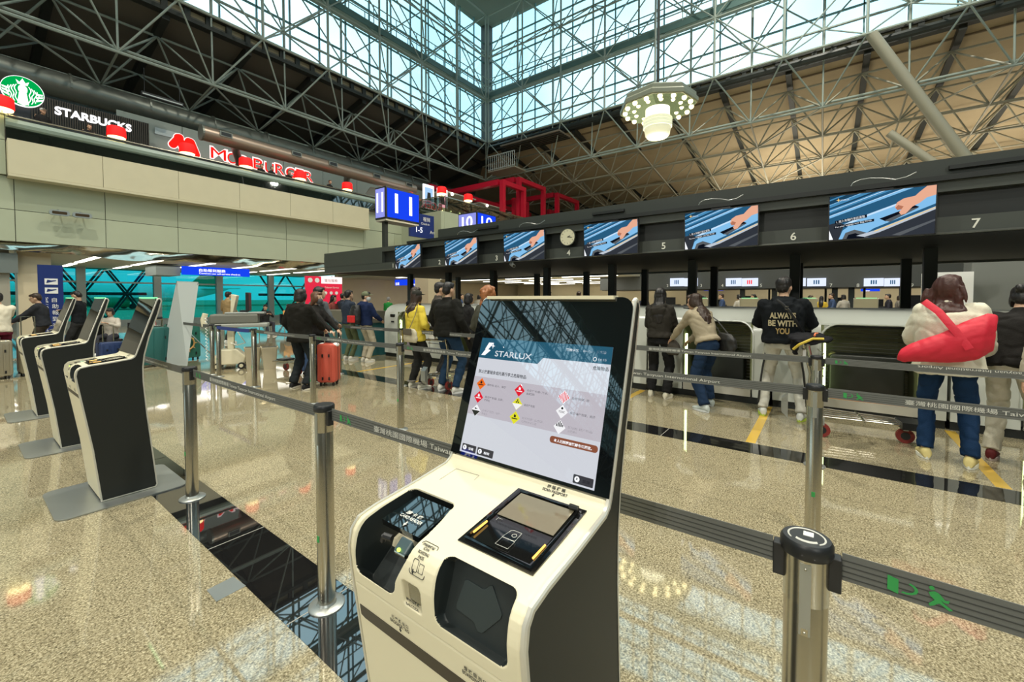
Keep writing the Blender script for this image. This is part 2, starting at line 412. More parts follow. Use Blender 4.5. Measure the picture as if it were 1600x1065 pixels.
# lantern kerbs: pipe, gutter with small square vents
def kerb(axis):
    b = MB()
    if axis == 'R':
        b.box(XR-.1, XR+.25, -30, YL, 12.35, 12.5).box(XR-.05, XR+.2, -30, YL, 12.9, 13.05)
        for i in range(60): y = YL-.4-.72*i; b.box(XR-.02, XR+.1, y-.1, y+.1, 12.5, 12.9)
    else:
        b.box(-55, XR, YL-.25, YL+.1, 12.35, 12.5).box(-55, XR, YL-.2, YL+.05, 12.9, 13.05)
        for i in range(100): x = XR-.4-.72*i; b.box(x-.1, x+.1, YL-.1, YL+.02, 12.5, 12.9)
    return struct(b.build('trim_24' if axis == 'R' else 'trim_25', M['rafter']))
kerb('R'); kerb('L')
struct(boxo('wall_kerb_right', mat('buff kerb', (.26,.23,.15), .7), XR+.1, XR+.2, -30, YL, 12.5, 12.9))
struct(boxo('wall_kerb_left', mat('buff kerb left', (.30,.24,.14), .7), -55, XR, YL+.02, YL+.1, 12.5, 12.9))
b = MB().tube((XR-.45,YL,12.45),(XR-.45,-20,12.35),.16)
tag(b.build('rain_pipe', M['dark'], smooth=True), 'thick dark pipe along the foot of the right skylight', 'pipe')
# lantern glass, one pane per bay
k = 30
y = YL
while y > -30:
    struct(boxo('window_%d' % k, M['skyglass'], XR, XR+.02, y-2.88+.06, y-.06, ZB, ZT)); k += 1; y -= 2.88
x = XR
while x > -54:
    struct(boxo('window_%d' % k, M['skyglass'], x-2.88+.06, x-.06, YL, YL+.02, ZB, ZT)); k += 1; x -= 2.88
x = XR
while x > -54:
    struct(boxo('window_%d' % k, M['skyglass'], x-2.88+.06, x-.06, -20.42, -20.4, ZB, ZT)); k += 1; x -= 2.88
b = MB().box(XR-.35, XR+.25, YL-.35, YL+.25, 12.3, ZT)
struct(b.build('trim_26', M['rafter']))
# ============================================================ self check-in kiosk
PR = [(.63,.012),(.592,.40),(.521,.905),(.516,.95),(.522,.988),(.54,1.009),(.588,1.019),(.70,1.03),(.815,1.045),(.832,1.055),(.84,1.07)]
REAR = [(.972,1.478),(.980,1.494),(.993,1.501),(1.004,1.496),(1.012,1.478),(.985,1.37),(.930,1.20),(.899,1.06),(.889,.97),(.889,.86),(.905,.616),(.956,.035),(.945,.012)]
KX = .79   # world x of the kiosk's own origin
PRa = np.array(PR) - np.array([KX, 0])
_sg = np.linalg.norm(np.diff(PRa, axis=0), axis=1); S0 = np.concatenate([[0], np.cumsum(_sg)])
def prof_pt(s):
    i = int(min(max(np.searchsorted(S0, s)-1, 0), len(_sg)-1)); t = (s-S0[i])/_sg[i]
    return PRa[i]*(1-t)+PRa[i+1]*t
def prof_sm(s, h=.012):
    return (prof_pt(max(s-h,0))+prof_pt(min(s+h,S0[-1]-.001))+2*prof_pt(s))/4
def prof_n(s, h=.012):
    d = prof_sm(min(s+h,1.32))-prof_sm(s-h); d /= np.linalg.norm(d); return np.array([-d[1], d[0]])   # outward
def on_tray(s, y, off=0.0):
    p = prof_sm(s); n = prof_n(s); return V((p[0]+n[0]*off, y, p[1]+n[1]*off))
def up_tray(s):
    d = prof_sm(min(s+.01,1.32))-prof_sm(s-.01); return V((d[0], 0, d[1])).normalized()
def sheet_tray(pts, m, name, parent, off, th=.001):
    """pts in (s, y); bends over the tray surface"""
    b = MB(); hi = [b.bm.verts.new(on_tray(s,y,off)) for s,y in pts]; lo = [b.bm.verts.new(on_tray(s,y,off-th)) for s,y in pts]
    n = len(pts)
    for i in range(n): b.face([hi[i],hi[(i+1)%n],lo[(i+1)%n],lo[i]])
    b.face(hi); b.face(lo[::-1]); return b.build(name, m, parent)
def line_tray(pts, m, name, parent, r=.0007, off=.0008, closed=True):
    return MB().path([on_tray(s,y,off) for s,y in pts], r, 4, closed).build(name, m, parent)
def rr_tray(s0, s1, y0, y1, r=.008, n=4): return [(a,b) for b,a in rrect(y0, y1, s0, s1, r, n)]
def text_tray(t, s, y, h, m, parent, width=None, align='L', off=.0016):
    return text(t, on_tray(s,y,off), (0,-1,0), up_tray(s+h/2), m, h=h, width=width, align=align, parent=parent, name='print', ext=.001, bold=.022)

LCDM = {}
for nme, c, s in (('lcd_white',(.66,.68,.74),.95),('lcd_band',(.60,.56,.62),.85),('lcd_head',(.015,.10,.17),.9),('lcd_ink',(.03,.03,.04),.6),('lcd_text',(.95,.97,1),1.1),
                  ('lcd_button',(.05,.045,.055),.8),('lcd_brown',(.28,.09,.045),.9),('hz_orange',(.90,.16,.01),.95),('hz_red',(.80,.01,.03),.95),('hz_yellow',(.80,.78,.03),.95),('hz_white',(.9,.9,.92),1.0),('hz_black',(.02,.02,.02),.5),('attr_light',(.85,.75,.35),2.2),('lamp_green',(.25,1,.40),1.6),('scan_glow',(1,.55,.12),2.0)):
    m = mat(nme, (.004,.005,.006), .02, ior=2.1, emit=c, estr=s) if nme.startswith(('lcd','hz')) else emis(nme, c, s)
    LCDM[nme] = m
SA = V((.838-KX+.0, 0, 1.072)); SB = V((.972-KX, 0, 1.487)); ST = (SB-SA).normalized(); SN = V((-ST.z, 0, ST.x))
def sp(y, t, off=0): return SA + ST*t + V((0,y,0)) + SN*off
def ssheet(pts, m, name, parent, off): # pts in (y,t): shown flat on the screen
    return sheet([(-y, t) for y, t in pts], sp(0,0), (0,-1,0), ST, m, name, parent, off, .0006)
def stext(t, y, tt, h, m, parent, width=None, align='L', off=.0012, bold=0.0):
    return text(t, sp(y,tt,off), (0,-1,0), ST, m, h=h, width=width, align=align, parent=parent, name='screen_text', ext=.0, bold=bold or .014)

def build_screen_content(par):
    L = LCDM
    lcd = ssheet([(.205,.004),(.205,.327),(-.202,.327),(-.202,.004)], L['lcd_white'], 'lit_screen', par, .0008)
    ssheet([(.205,.327),(.205,.268),(.0,.268),(-.014,.285),(-.202,.285),(-.202,.327)], L['lcd_head'], 'header_bar', lcd, .0012)
    ssheet([(.205,.214),(-.202,.214),(-.202,.108),(.205,.108)], L['lcd_band'], 'notice_panel', lcd, .0012)
    # airline mark: two slanted bars and a four-pointed star
    k = .0016
    ssheet([(.186,.294),(.175,.294),(.158,.314),(.176,.314),(.183,.306)][:4], L['lcd_text'], 'logo', lcd, k)
    ssheet([(.196,.276),(.183,.276),(.165,.292),(.182,.296)], L['lcd_text'], 'logo', lcd, k+.0003)
    st = []
    for i in range(8):
        a = PI/2*i/2+PI/2; r = .008 if i % 2 == 0 else .0022; st.append((.159+r*math.cos(a), .305+r*math.sin(a)))
    ssheet(st, L['lcd_text'], 'logo_star', lcd, k)
    stext('STARLUX', .147, .2765, .0165, L['lcd_text'], lcd, width=.125, bold=.012)
    ssheet([(.121,.302),(.123,.306),(.118,.304)], L['lcd_text'], 'logo_star', lcd, k)
    stext('繁體中文', -.078, .3095, .007, L['lcd_text'], lcd, width=.036); stext('English', -.126, .3095, .007, L['lcd_text'], lcd, width=.028); stext('日本語', -.162, .3095, .008, L['lcd_text'], lcd, width=.025)
    MB().path([sp(-.160+.0045*math.cos(a),.2945+.0045*math.sin(a),k) for a in np.linspace(0, 2*PI, 16, endpoint=False)], .0006, 4, True).build('clock_icon', L['lcd_text'], lcd)
    stext('14:18', -.169, .2915, .006, L['lcd_text'], lcd, width=.021)
    stext('危險物品', -.158, .2695, .010, L['lcd_ink'], lcd, width=.040)
    stext('禁止放置隨身或托運行李之危險物品:', .194, .2255, .0105, L['lcd_ink'], lcd, width=.168)
    ic = [(.175,.194,'hz_orange','e'),(.041,.193,'hz_red','f'),(-.093,.194,'hz_white','s'),(.175,.157,'hz_red','f'),(.041,.158,'hz_yellow','r'),(-.093,.159,'hz_white','t'),(.175,.120,'hz_white','c'),(.041,.122,'hz_yellow','o'),(-.093,.122,'hz_white','m')]
    tx = ['爆炸物: 煙火、彈藥','易燃性氣體: 汽油、\n油漆顏料','自燃物質: 炭','易燃性氣體: 瓦斯、\n噴霧瓶','輻射性物質','感染/毒性物質、病菌','腐蝕性物質: 強酸、\n蓄電池','氧化物質: 漂白劑、\n化學氧氣產生器','其他類: 磁性物品/\n大型喇叭']
    r = .0165
    for (y, t, c, kd), tt in zip(ic, tx):
        d = ssheet([(y,t+r),(y+r,t),(y,t-r),(y-r,t)], L[c], 'hazard_diamond', lcd, k)
        if kd in 'srtcm':
            if kd == 'c': ssheet([(y+r*.95,t),(y,t-r*.95),(y-r*.95,t)], L['hz_black'], 'hazard_symbol', d, k+.0004); ssheet([(y+.006,t+.008),(y-.006,t+.005),(y+.004,t+.003)], L['hz_black'], 'hazard_symbol', d, k+.0004)
            elif kd == 's':
                for q in range(-3, 4):
                    hh = (r-abs(q)*.0042)*.85; yy = y+q*.0042; ssheet([(yy-.0011,t-hh),(yy-.0011,t+hh),(yy+.0011,t+hh),(yy+.0011,t-hh)], L['hz_red'], 'hazard_symbol', d, k+.0004)
            elif kd == 'm':
                for q in range(-2, 3):
                    hh = (r-abs(q)*.0042)*.85; yy = y+q*.0042; ssheet([(yy-.0012,t+.001),(yy-.0012,t+hh),(yy+.0012,t+hh),(yy+.0012,t+.001)], L['hz_black'], 'hazard_symbol', d, k+.0004)
            elif kd == 'r':
                ssheet([(y+r*.95,t),(y,t-r*.95),(y-r*.95,t)], L['hz_white'], 'hazard_symbol', d, k+.0003)
                for a in (PI/2, PI*7/6, PI*11/6): ssheet([(y,t+.006)]+[(y+.0055*math.cos(a+x),t+.006+.0055*math.sin(a+x)) for x in (-.5,0,.5)], L['hz_black'], 'hazard_symbol', d, k+.0006)
            else:
                stext('TOXIC', y+.0085, t-.003, .005, L['hz_black'], d, width=.017, off=k+.0005); ssheet([(y+.003*math.cos(a),t+.008+.003*math.sin(a)) for a in np.linspace(0,2*PI,9)[:-1]], L['hz_black'], 'hazard_symbol', d, k+.0004)
        else:
            cc = 'hz_black' if kd in 'eo' else 'hz_white'
            ssheet([(y+.003,t+.001),(y+.0035,t+.006),(y+.001,t+.010),(y-.001,t+.006),(y-.003,t+.008),(y-.003,t+.001)], L[cc], 'hazard_symbol', d, k+.0004)
            ssheet([(y+.009,t-.001),(y-.009,t-.001),(y-.009,t-.0035),(y+.009,t-.0035)], L[cc], 'hazard_symbol', d, k+.0004)
        for q, ln in enumerate(tt.split('\n')): stext(ln, y-.022, t+.000-q*.0085+(.001 if '\n' in tt else -.002), .0062, L['lcd_ink'], lcd, width=.0066*len(ln))
    b = ssheet([(-y, t) for y, t in rrect(.072, .198, .0825, .0985, .007)], L['lcd_brown'], 'confirm_button', lcd, k); stext('本人已詳閱並瞭解各項規定。', -.084, .0870, .0075, L['lcd_text'], b, width=.100, off=k+.0008, bold=.02)
    for y0, y1, sy, tt in ((.198,.148,'×','結束'),(.143,.088,'?','說明'),(-.148,-.198,'×','繼續')):
        b = ssheet([(-y, t) for y, t in rrect(-y0, -y1, .008, .027, .002)], L['lcd_button'], 'touch_button', lcd, k)
        ssheet([(y0-.010+.0062*math.cos(a), .0175+.0062*math.sin(a)) for a in np.linspace(0, 2*PI, 21)[:-1]], L['lcd_text'], 'button_icon', b, k+.0008)
        stext(sy, y0-.0075, .0140, .007, L['lcd_button'], b, width=.005, off=k+.0015, bold=.02); stext(tt, y0-.024, .0140, .007, L['lcd_text'] if y0 > 0 else L['lcd_ink'], b, width=.018, off=k+.0008)

def smooth01(x): x = min(max(x, 0), 1); return x*x*(3-2*x)
RECS = [ # s0,s1,y0,y1,corner r, depth
    (.893,1.157,.062,.218,.022,.055,'deep'), (.893,1.032,-.206,-.032,.022,.034,'deep'), (.890,.947,.0,.056,.010,.016,'cream')]
def rec_depth(s, y):
    for s0, s1, y0, y1, r, d, _ in RECS:
        y0_ = y0
        if d == .055: y0_ = y0 - .020*math.sin(max(0, min(1, (s-.93)/.2))*PI) + .022*max(0, 1-(s-.893)/.09)   # the S-curved inner lip
        cx, cy = (s0+s1)/2, (y0_+y1)/2; hx, hy = (s1-s0)/2-r, (y1-y0_)/2-r
        qx, qy = max(abs(s-cx)-hx, 0), max(abs(y-cy)-hy, 0); dd = math.hypot(qx, qy)-r
        if dd < .0:
            ins = -dd; m_ = .07*ins/.0026 if ins < .0026 else .07+.93*smooth01((ins-.0026)/.005)
            return d*(m_ if d > .03 else smooth01(ins/.005)), d, ins
    return 0, 0, 0
def rec_plane(R_, u, off=0):
    A, B = prof_pt(R_[0]), prof_pt(R_[1]); e = (B-A)/np.linalg.norm(B-A); n = np.array([-e[1], e[0]]); h = .045 if R_[5] == .055 else .016
    return A+(B-A)*u-n*(h-off)
def sheet_rec(R_, pts, m, name, parent, off, th=.002):
    b = MB(); P3 = lambda u, y, o: V((rec_plane(R_, u, o)[0], y, rec_plane(R_, u, o)[1]))
    hi = [b.bm.verts.new(P3(u,y,off)) for u,y in pts]; lo = [b.bm.verts.new(P3(u,y,off-th)) for u,y in pts]; n = len(pts)
    for i in range(n): b.face([hi[i],hi[(i+1)%n],lo[(i+1)%n],lo[i]])
    b.face(hi); b.face(lo[::-1]); return b.build(name, m, parent, bevel=.0006)
def make_tray(parent, fine=True):
    st = .0017 if fine else .006
    ss = list(np.arange(.02, 1.3205, st)) if False else list(np.linspace(.02,.84,30))+list(np.arange(.846, 1.3215, st)); ys = list(np.linspace(-.231, .231, int(.462/st)+1))
    b = MB(); g = []
    for s in ss:
        p = prof_sm(s); n = prof_n(s); row = []
        for y in ys:
            dv, dm, _i = rec_depth(s, y); d = dv if dm < .03 else 0; edge = max(0, (abs(y)-.222))/.009
            d += .0025*edge**2
            if abs(s-.866) < .0018: d += .0022
            q = np.array([p[0]-n[0]*d, p[1]-n[1]*d])
            if dm > .03:
                R_ = RECS[0] if dm == .055 else RECS[1]; k_ = dv/dm; q = q*(1-k_)+rec_plane(R_, (s-R_[0])/(R_[1]-R_[0]))*k_
            row.append(b.bm.verts.new((q[0], y, q[1])))
        g.append(row)
    dk = MB()
    idx = {}
    for i in range(len(ss)-1):
        for k in range(len(ys)-1):
            sc, yc = (ss[i]+ss[i+1])/2, (ys[k]+ys[k+1])/2; d, dm, ins = rec_depth(sc, yc)
            q = [g[i][k], g[i][k+1], g[i+1][k+1], g[i+1][k]]
            if dm > .03 and ins > .0026:
                vs = []
                for vv in q:
                    if vv not in idx: idx[vv] = dk.bm.verts.new(vv.co)
                    vs.append(idx[vv])
                dk.face(vs)
            else: b.face(q)
    for vv in [v for v in b.bm.verts if not v.link_faces]: b.bm.verts.remove(vv)
    t = b.build('tray', M['cream'], parent, smooth=60)
    # split the linings into one mesh per recess
    me = dk.mesh('recess_lining', M['deep'], smooth=60)
    for s in (1, -1):
        bm = bmesh.new(); bm.from_mesh(me); bmesh.ops.delete(bm, geom=[v for v in bm.verts if v.co.y*s < 0], context='VERTS')
        m2 = bpy.data.meshes.new('recess_lining'); bm.to_mesh(m2); bm.free(); m2.materials.append(M['deep']); link('recess_lining', m2, t)
    return t

def make_kiosk(loc, label, fine=True):
    K = empty('check_in_kiosk', loc, 0, label, 'kiosk')
    X = (1,0,0); Z = (0,0,1); Y = (0,1,0)
    out = [(x-KX, z) for x, z in PR+REAR]
    # reduced core: under the tray
    core = [(.70-KX,.02),(.66-KX,.40),(.60-KX,.88),(.62-KX,.93),(.66-KX,.945),(.83-KX,.965),(.85-KX,1.06),(.975-KX,1.475),(1.0-KX,1.488),(1.003-KX,1.475),(.95-KX,1.30),(.890-KX,1.07),(.879-KX,.95),(.895-KX,.616),(.946-KX,.02)]
    MB().prism(core, (0,0,0), X, Z, Y, -.231, .231).build('body', M['cream'], K)
    # the whole outline offset inward, for the black inlay
    def inset(poly, d):
        n = len(poly); r = []
        for i in range(n):
            a = np.array(poly[i-1]); p = np.array(poly[i]); c = np.array(poly[(i+1)%n])
            e1 = (p-a)/np.linalg.norm(p-a); e2 = (c-p)/np.linalg.norm(c-p); n1 = np.array([e1[1],-e1[0]]); n2 = np.array([e2[1],-e2[0]])
            m_ = n1+n2; m_ /= max(np.linalg.norm(m_), .3); k = d/max(.45, m_@n1); r.append(tuple(p-m_*k))
        return r
    sgn = 1
    ar = sum(out[i][0]*out[(i+1)%len(out)][1]-out[(i+1)%len(out)][0]*out[i][1] for i in range(len(out)))
    ins = inset(out, .010 if ar > 0 else -.010); ins2 = inset(out, .003 if ar > 0 else -.003)
    for s in (-1, 1):
        a, c = (.231, .2375); b = MB(); o1 = [b.bm.verts.new((x,s*a,z)) for x,z in out]; o2 = [b.bm.verts.new((x,s*c,z)) for x,z in out]; o3 = [b.bm.verts.new((x,s*.2405,z)) for x,z in ins2]; o4 = [b.bm.verts.new((x,s*.2405,z)) for x,z in ins]
        n = len(out)
        for A, B in ((o1,o2),(o2,o3),(o3,o4)):
            for i in range(n): b.face([A[i],A[(i+1)%n],B[(i+1)%n],B[i]])
        b.face(o1); sp_ = b.build('side_frame', M['cream_metal'], K, smooth=35)
        MB().prism(ins, (0,0,0), X, Z, Y, s*.232, s*.2395).build('side_inlay', M['panel_black'], sp_)
    tr = make_tray(K, fine)
    # rear cover strip, from the kink up over the head
    # screen glass
    gl = rrect(-.2375, .2375, 0, .445, .03, 6); gl = [(x, y if y > .22 else max(y, 0)) for x, y in gl]
    pts = [(-.2375,-.004),(.2375,-.004)]+[p for p in rrect(-.2375,.2375,.1,.452,.03,6) if p[1] > .3]
    sg = sheet(pts, sp(0,0), (0,-1,0), ST, M['display'], 'display_glass', K, .0005, .006)
    hd = [(.838-KX+.006,1.072),(.974-KX,1.484),(.99-KX,1.490),(1.0-KX,1.48),(.95-KX,1.3),(.89-KX,1.07)]
    # status lamp on top
    MB().box(.215-.0,.215+.001,0,.001,0,.001).bm.free()
    lampm = MB().box(.965-KX,.995-KX,-.19,.21,1.497,1.506).build('status_lamp', LCDM['lamp_green'] if not fine else M['cream'], K)
    # base plate
    pl = rrect(-.40, .33, -.37, .33, .07, 5)
    MB().prism([(x, y) for x, y in pl], (0,0,0), X, Y, Z, 0.002, .010).build('base_plate', M['plate'], K)
    MB().box(.635-KX,.95-KX,-.225,.225,.008,.03).build('plinth', M['dark2'], K)
    boxm = MB().prism([(x-KX, z) for x, z in ((.628,.035),(.594,.39),(.60,.39),(.634,.035))], (0,0,0), X, Z, Y, -.225, .225)
    boxm.build('lower_door', M['cream_metal'], K)
    sheet_tray([(.812,.219),(.812,-.219),(.783,-.219),(.783,.205),(.787,.219)], mat('brown black slot', (.035,.026,.018), .4), 'ticket_slot', K, .001, .004)
    # card reader display and mechanism
    cs = [(1.036,.182),(1.036,.058),(1.141,.066),(1.141,.182)]
    crd = sheet_tray(cs, M['display'], 'card_reader_display', K, -.006, .014)
    text_tray('讀 卡 機', 1.077, .148, .012, M['belttext'], crd, width=.050, off=-.0045); text_tray('CARD READER', 1.063, .154, .0095, M['belttext'], crd, width=.070, off=-.0045)
    def arrow(s, y, m, par, k=1, off=.001):
        a = lambda ds, dy: (s+ds*k, y+dy*k)
        return sheet_tray([a(-.010,0),(s-.002*k,y-.005*k),(s-.002*k,y-.002*k),(s+.006*k,y-.002*k),(s+.006*k,y+.002*k),(s-.002*k,y+.002*k),(s-.002*k,y+.005*k)], m, 'arrow_mark', par, off, .0006)
    arrow(1.052, .118, M['belttext'], crd, .9, -.0045)
    b = MB(); 
    for y0, y1, s0, s1, o0, o1 in ((.062,.098,.985,1.024,-.006,-.05),):
        q = [on_tray(s,y,o) for o in (o1,o0) for s, y in ((s0,y0),(s0,y1),(s1,y1),(s1,y0))]
        vs = [b.bm.verts.new(p) for p in q]
        for f in ((0,1,2,3),(7,6,5,4),(0,4,5,1),(1,5,6,2),(2,6,7,3),(3,7,4,0)): b.face([vs[i] for i in f])
    cr_ = b.build('card_slot', mat('slate plastic', (.05,.08,.09), .35), K, bevel=.004)
    MB().ball(on_tray(.992,.080,-.004), .004).build('indicator_lamp', emis('card lamp', (.6,1,.1), 3), cr_)
    MB().tube(on_tray(.985,.098,-.018), on_tray(.985,.066,-.018), .007).build('roller', M['steel'], cr_)
    MB().tube(on_tray(.985,.150,-.022), on_tray(1.004,.146,-.014), .006).tube(on_tray(1.004,.146,-.014), on_tray(1.010,.125,-.018), .007).build('card_clip', M['black'], K)
    # boarding pass pocket with its raised arrow-shaped flap
    ar_ = [(.705,-.073),(.725,-.08),(.712,-.116),(.735,-.122),(.812,-.131),(.81,-.136),(.534,-.165),(.476,-.164),(.183,-.132),(.171,-.121),(.252,-.111),(.262,-.105),(.285,-.066),(.34,-.064)]
    sheet_rec(RECS[1], ar_, mat('dark arrow flap', (.022,.031,.031), .42, bump=.03, bump_scale=700), 'boarding_pass_flap', K, .0022, .006)
    # barcode scanner window
    sw = sheet_tray(rr_tray(.905,.944,.004,.040,.008), M['glossblack'], 'barcode_window', K, -.006, .002)
    sheet_tray(rr_tray(.905,.944,.004,.040,.008), mat('scanner mirror', (.35,.32,.25), .1, metal=1), 'scanner_mirror', sw, -.005, .002)
    text_tray('請掃描條碼', .9015, .050, .0065, M['ink'], K, width=.040, off=-.004); text_tray('BARCODE', .8935, .048, .0065, M['ink'], K, width=.037, off=-.001)
    # boarding pass label
    lb = line_tray(rr_tray(.966,1.032,-.008,.034,.006), M['ink'], 'label_outline', K)
    text_tray('掃描登機證', 1.0215, .030, .0065, M['ink'], lb, width=.033)
    for q, t_ in enumerate(('SCAN','BOARDING','PASS')): text_tray(t_, 1.0135-.0085*q, .013, .0058, M['ink'], lb, width=(.016,.029,.015)[q], align='C')
    line_tray(rr_tray(.972,.994,.014,.028,.003), M['ink'], 'phone_icon', lb); line_tray([(.974,-.002),(.974,.010),(.990,.010),(.990,-.002)], M['ink'], 'paper_icon', lb, closed=True)
    arrow(.972, .024, M['ink'], lb, .6)
    # passport reader
    po = sheet_tray([(1.278,-.022),(1.278,-.202),(1.064,-.205),(1.064,-.026)], M['glossblack'], 'passport_reader', K, .0025, .02)
    line_tray([(1.266,-.036),(1.266,-.188),(1.076,-.192),(1.076,-.038)], M['glossblack'], 'reader_rim', po, .0040, .005)
    sheet_tray([(1.258,-.044),(1.258,-.182),(1.168,-.184),(1.168,-.044)], mat('scanner glass', (.34,.30,.20), .10, metal=.6, bump=.08, bump_scale=25), 'reader_glass', po, .0065, .001)
    for yy in (-.044, -.187): MB().path([on_tray(s,yy,.0085) for s in (1.092,1.11,1.134)], .0022, 6).build('reader_light', LCDM['scan_glow'], po)
    MB().tube(on_tray(1.262,-.17,.012), on_tray(1.262,-.19,.012), .006).build('reader_hinge', M['black'], po)
    line_tray([(1.137,-.104),(1.141,-.110),(1.141,-.128),(1.114,-.130),(1.113,-.100)], M['belttext'], 'passport_icon', po, .0006, .0065); line_tray([(1.113,-.101),(1.113,-.131),(1.090,-.131),(1.090,-.101)], M['belttext'], 'passport_icon', po, .0006, .0065)
    line_tray([(1.128+.005*math.cos(a),-.119+.005*math.sin(a)) for a in np.linspace(0,2*PI,12)[:-1]], M['belttext'], 'passport_icon', po, .0006, .0065)
    line_tray([(1.150,-.055),(1.158,-.055),(1.158,-.066)], M['belttext'], 'corner_mark', po, .0005, .0065, False)
    line_tray([(1.213,.181),(1.275,.181),(1.278,.103),(1.255,.100)], M['ink'], 'hatch_outline', K, .0005, .0003, False)
    text_tray('掃 描 護 照', 1.3075, -.110, .0085, M['ink'], K, width=.048, align='C', off=.0015); text_tray('SCAN PASSPORT', 1.2975, -.110, .0068, M['ink'], K, width=.066, align='C', off=.0015)
    arrow(1.293, -.110, M['ink'], K, .6, .002)
    text_tray('行 李 條 出 口', .8400, .074, .0085, M['ink'], K, width=.052, align='C'); text_tray('BAGGAGE TAG', .8290, .077, .0082, M['ink'], K, width=.058, align='C'); arrow(.8235, .077, M['ink'], K, .7)
    text_tray('登 機 證 出 口', .8400, -.128, .0085, M['ink'], K, width=.052, align='C'); text_tray('BOARDING PASS', .8290, -.128, .0082, M['ink'], K, width=.062, align='C'); arrow(.8235, -.128, M['ink'], K, .7)
    return K, sg
K0, sg = make_kiosk((KX, .60, 0), 'large cream check-in kiosk in the foreground, lit touch screen showing hazard diamonds')
build_screen_content(sg)
K1, sg1 = make_kiosk((KX, 4.44, 0), 'nearest of the three dark-screened check-in kiosks on the left, seen side-on', fine=False)
for y, lb in ((6.27,'middle kiosk of the three side-on check-in kiosks on the left'),(8.15,'farthest of the three side-on kiosks on the left, beside the man with glasses')):
    c = copy_tree(K1); c.location = (KX, y, 0); c['label'] = lb; c['group'] = 'self check-in kiosks in a row on the left'
K1['group'] = 'self check-in kiosks in a row on the left'
# ============================================================ queue posts and belts
def make_post(loc, label, group='belt posts of the queue lanes', cap_text=False):
    t = empty('barrier_post', loc, 0, label, 'stanchion', group)
    b = MB(); n = 28
    b.lathe([(.040,.012),(.040,.955),(.039,.957)], n=n); pole = b.build('pole', M['steel'], t, smooth=True)
    MB().lathe([(.083,.0),(.083,.006),(.078,.010),(.046,.014),(.040,.024)], n=32).build('base', M['plate'], t, smooth=40)
    MB().lathe([(.0415,.86),(.0415,.955),(.0415,.958)], n=n).build('head_collar', M['steel'], t, smooth=40)
    MB().lathe([(.046,.958),(.048,.962),(.048,.982),(.044,.989),(.043,.990)], n=n).build('cap', M['black'], t, smooth=30)
    for s in (-1, 1):
        MB().box(-.014,.014,s*.038,s*.060,.895,.965).build('belt_clip', M['black'], t, bevel=.002)
    MB().box(-.0425,-.038,-.010,.010,.80,.95).build('slot_plate', M['plate'], t)
    MB().box(-.0412,-.039,-.010,.008,.33,.36).build('sticker', M['green'], t)
    if cap_text:
        cap = [c for c in t.children if c.name.startswith('cap')][0]
        MB().path([(.033*math.cos(a),.033*math.sin(a),.9905) for a in np.linspace(-2.4,2.2,20)], .0018, 4).build('printed_ring', M['belttext'], cap)
        MB().path([(.026*math.cos(a),.026*math.sin(a),.9905) for a in np.linspace(2.4,3.9,10)], .003, 4).build('printed_word', M['belttext'], cap)
        MB().box(.002,.020,-.012,.006,.990,.9915).build('printed_square', M['white'], cap)
        MB().box(-.0435,-.040,-.006,.006,.80,.815).build('rivet', M['steel'], pole)
        for z in (.806, .94): MB().ball((-.0435,0,z), .003).build('rivet', M['steel'], pole)
    return t
BT0, BT1 = .920, .976
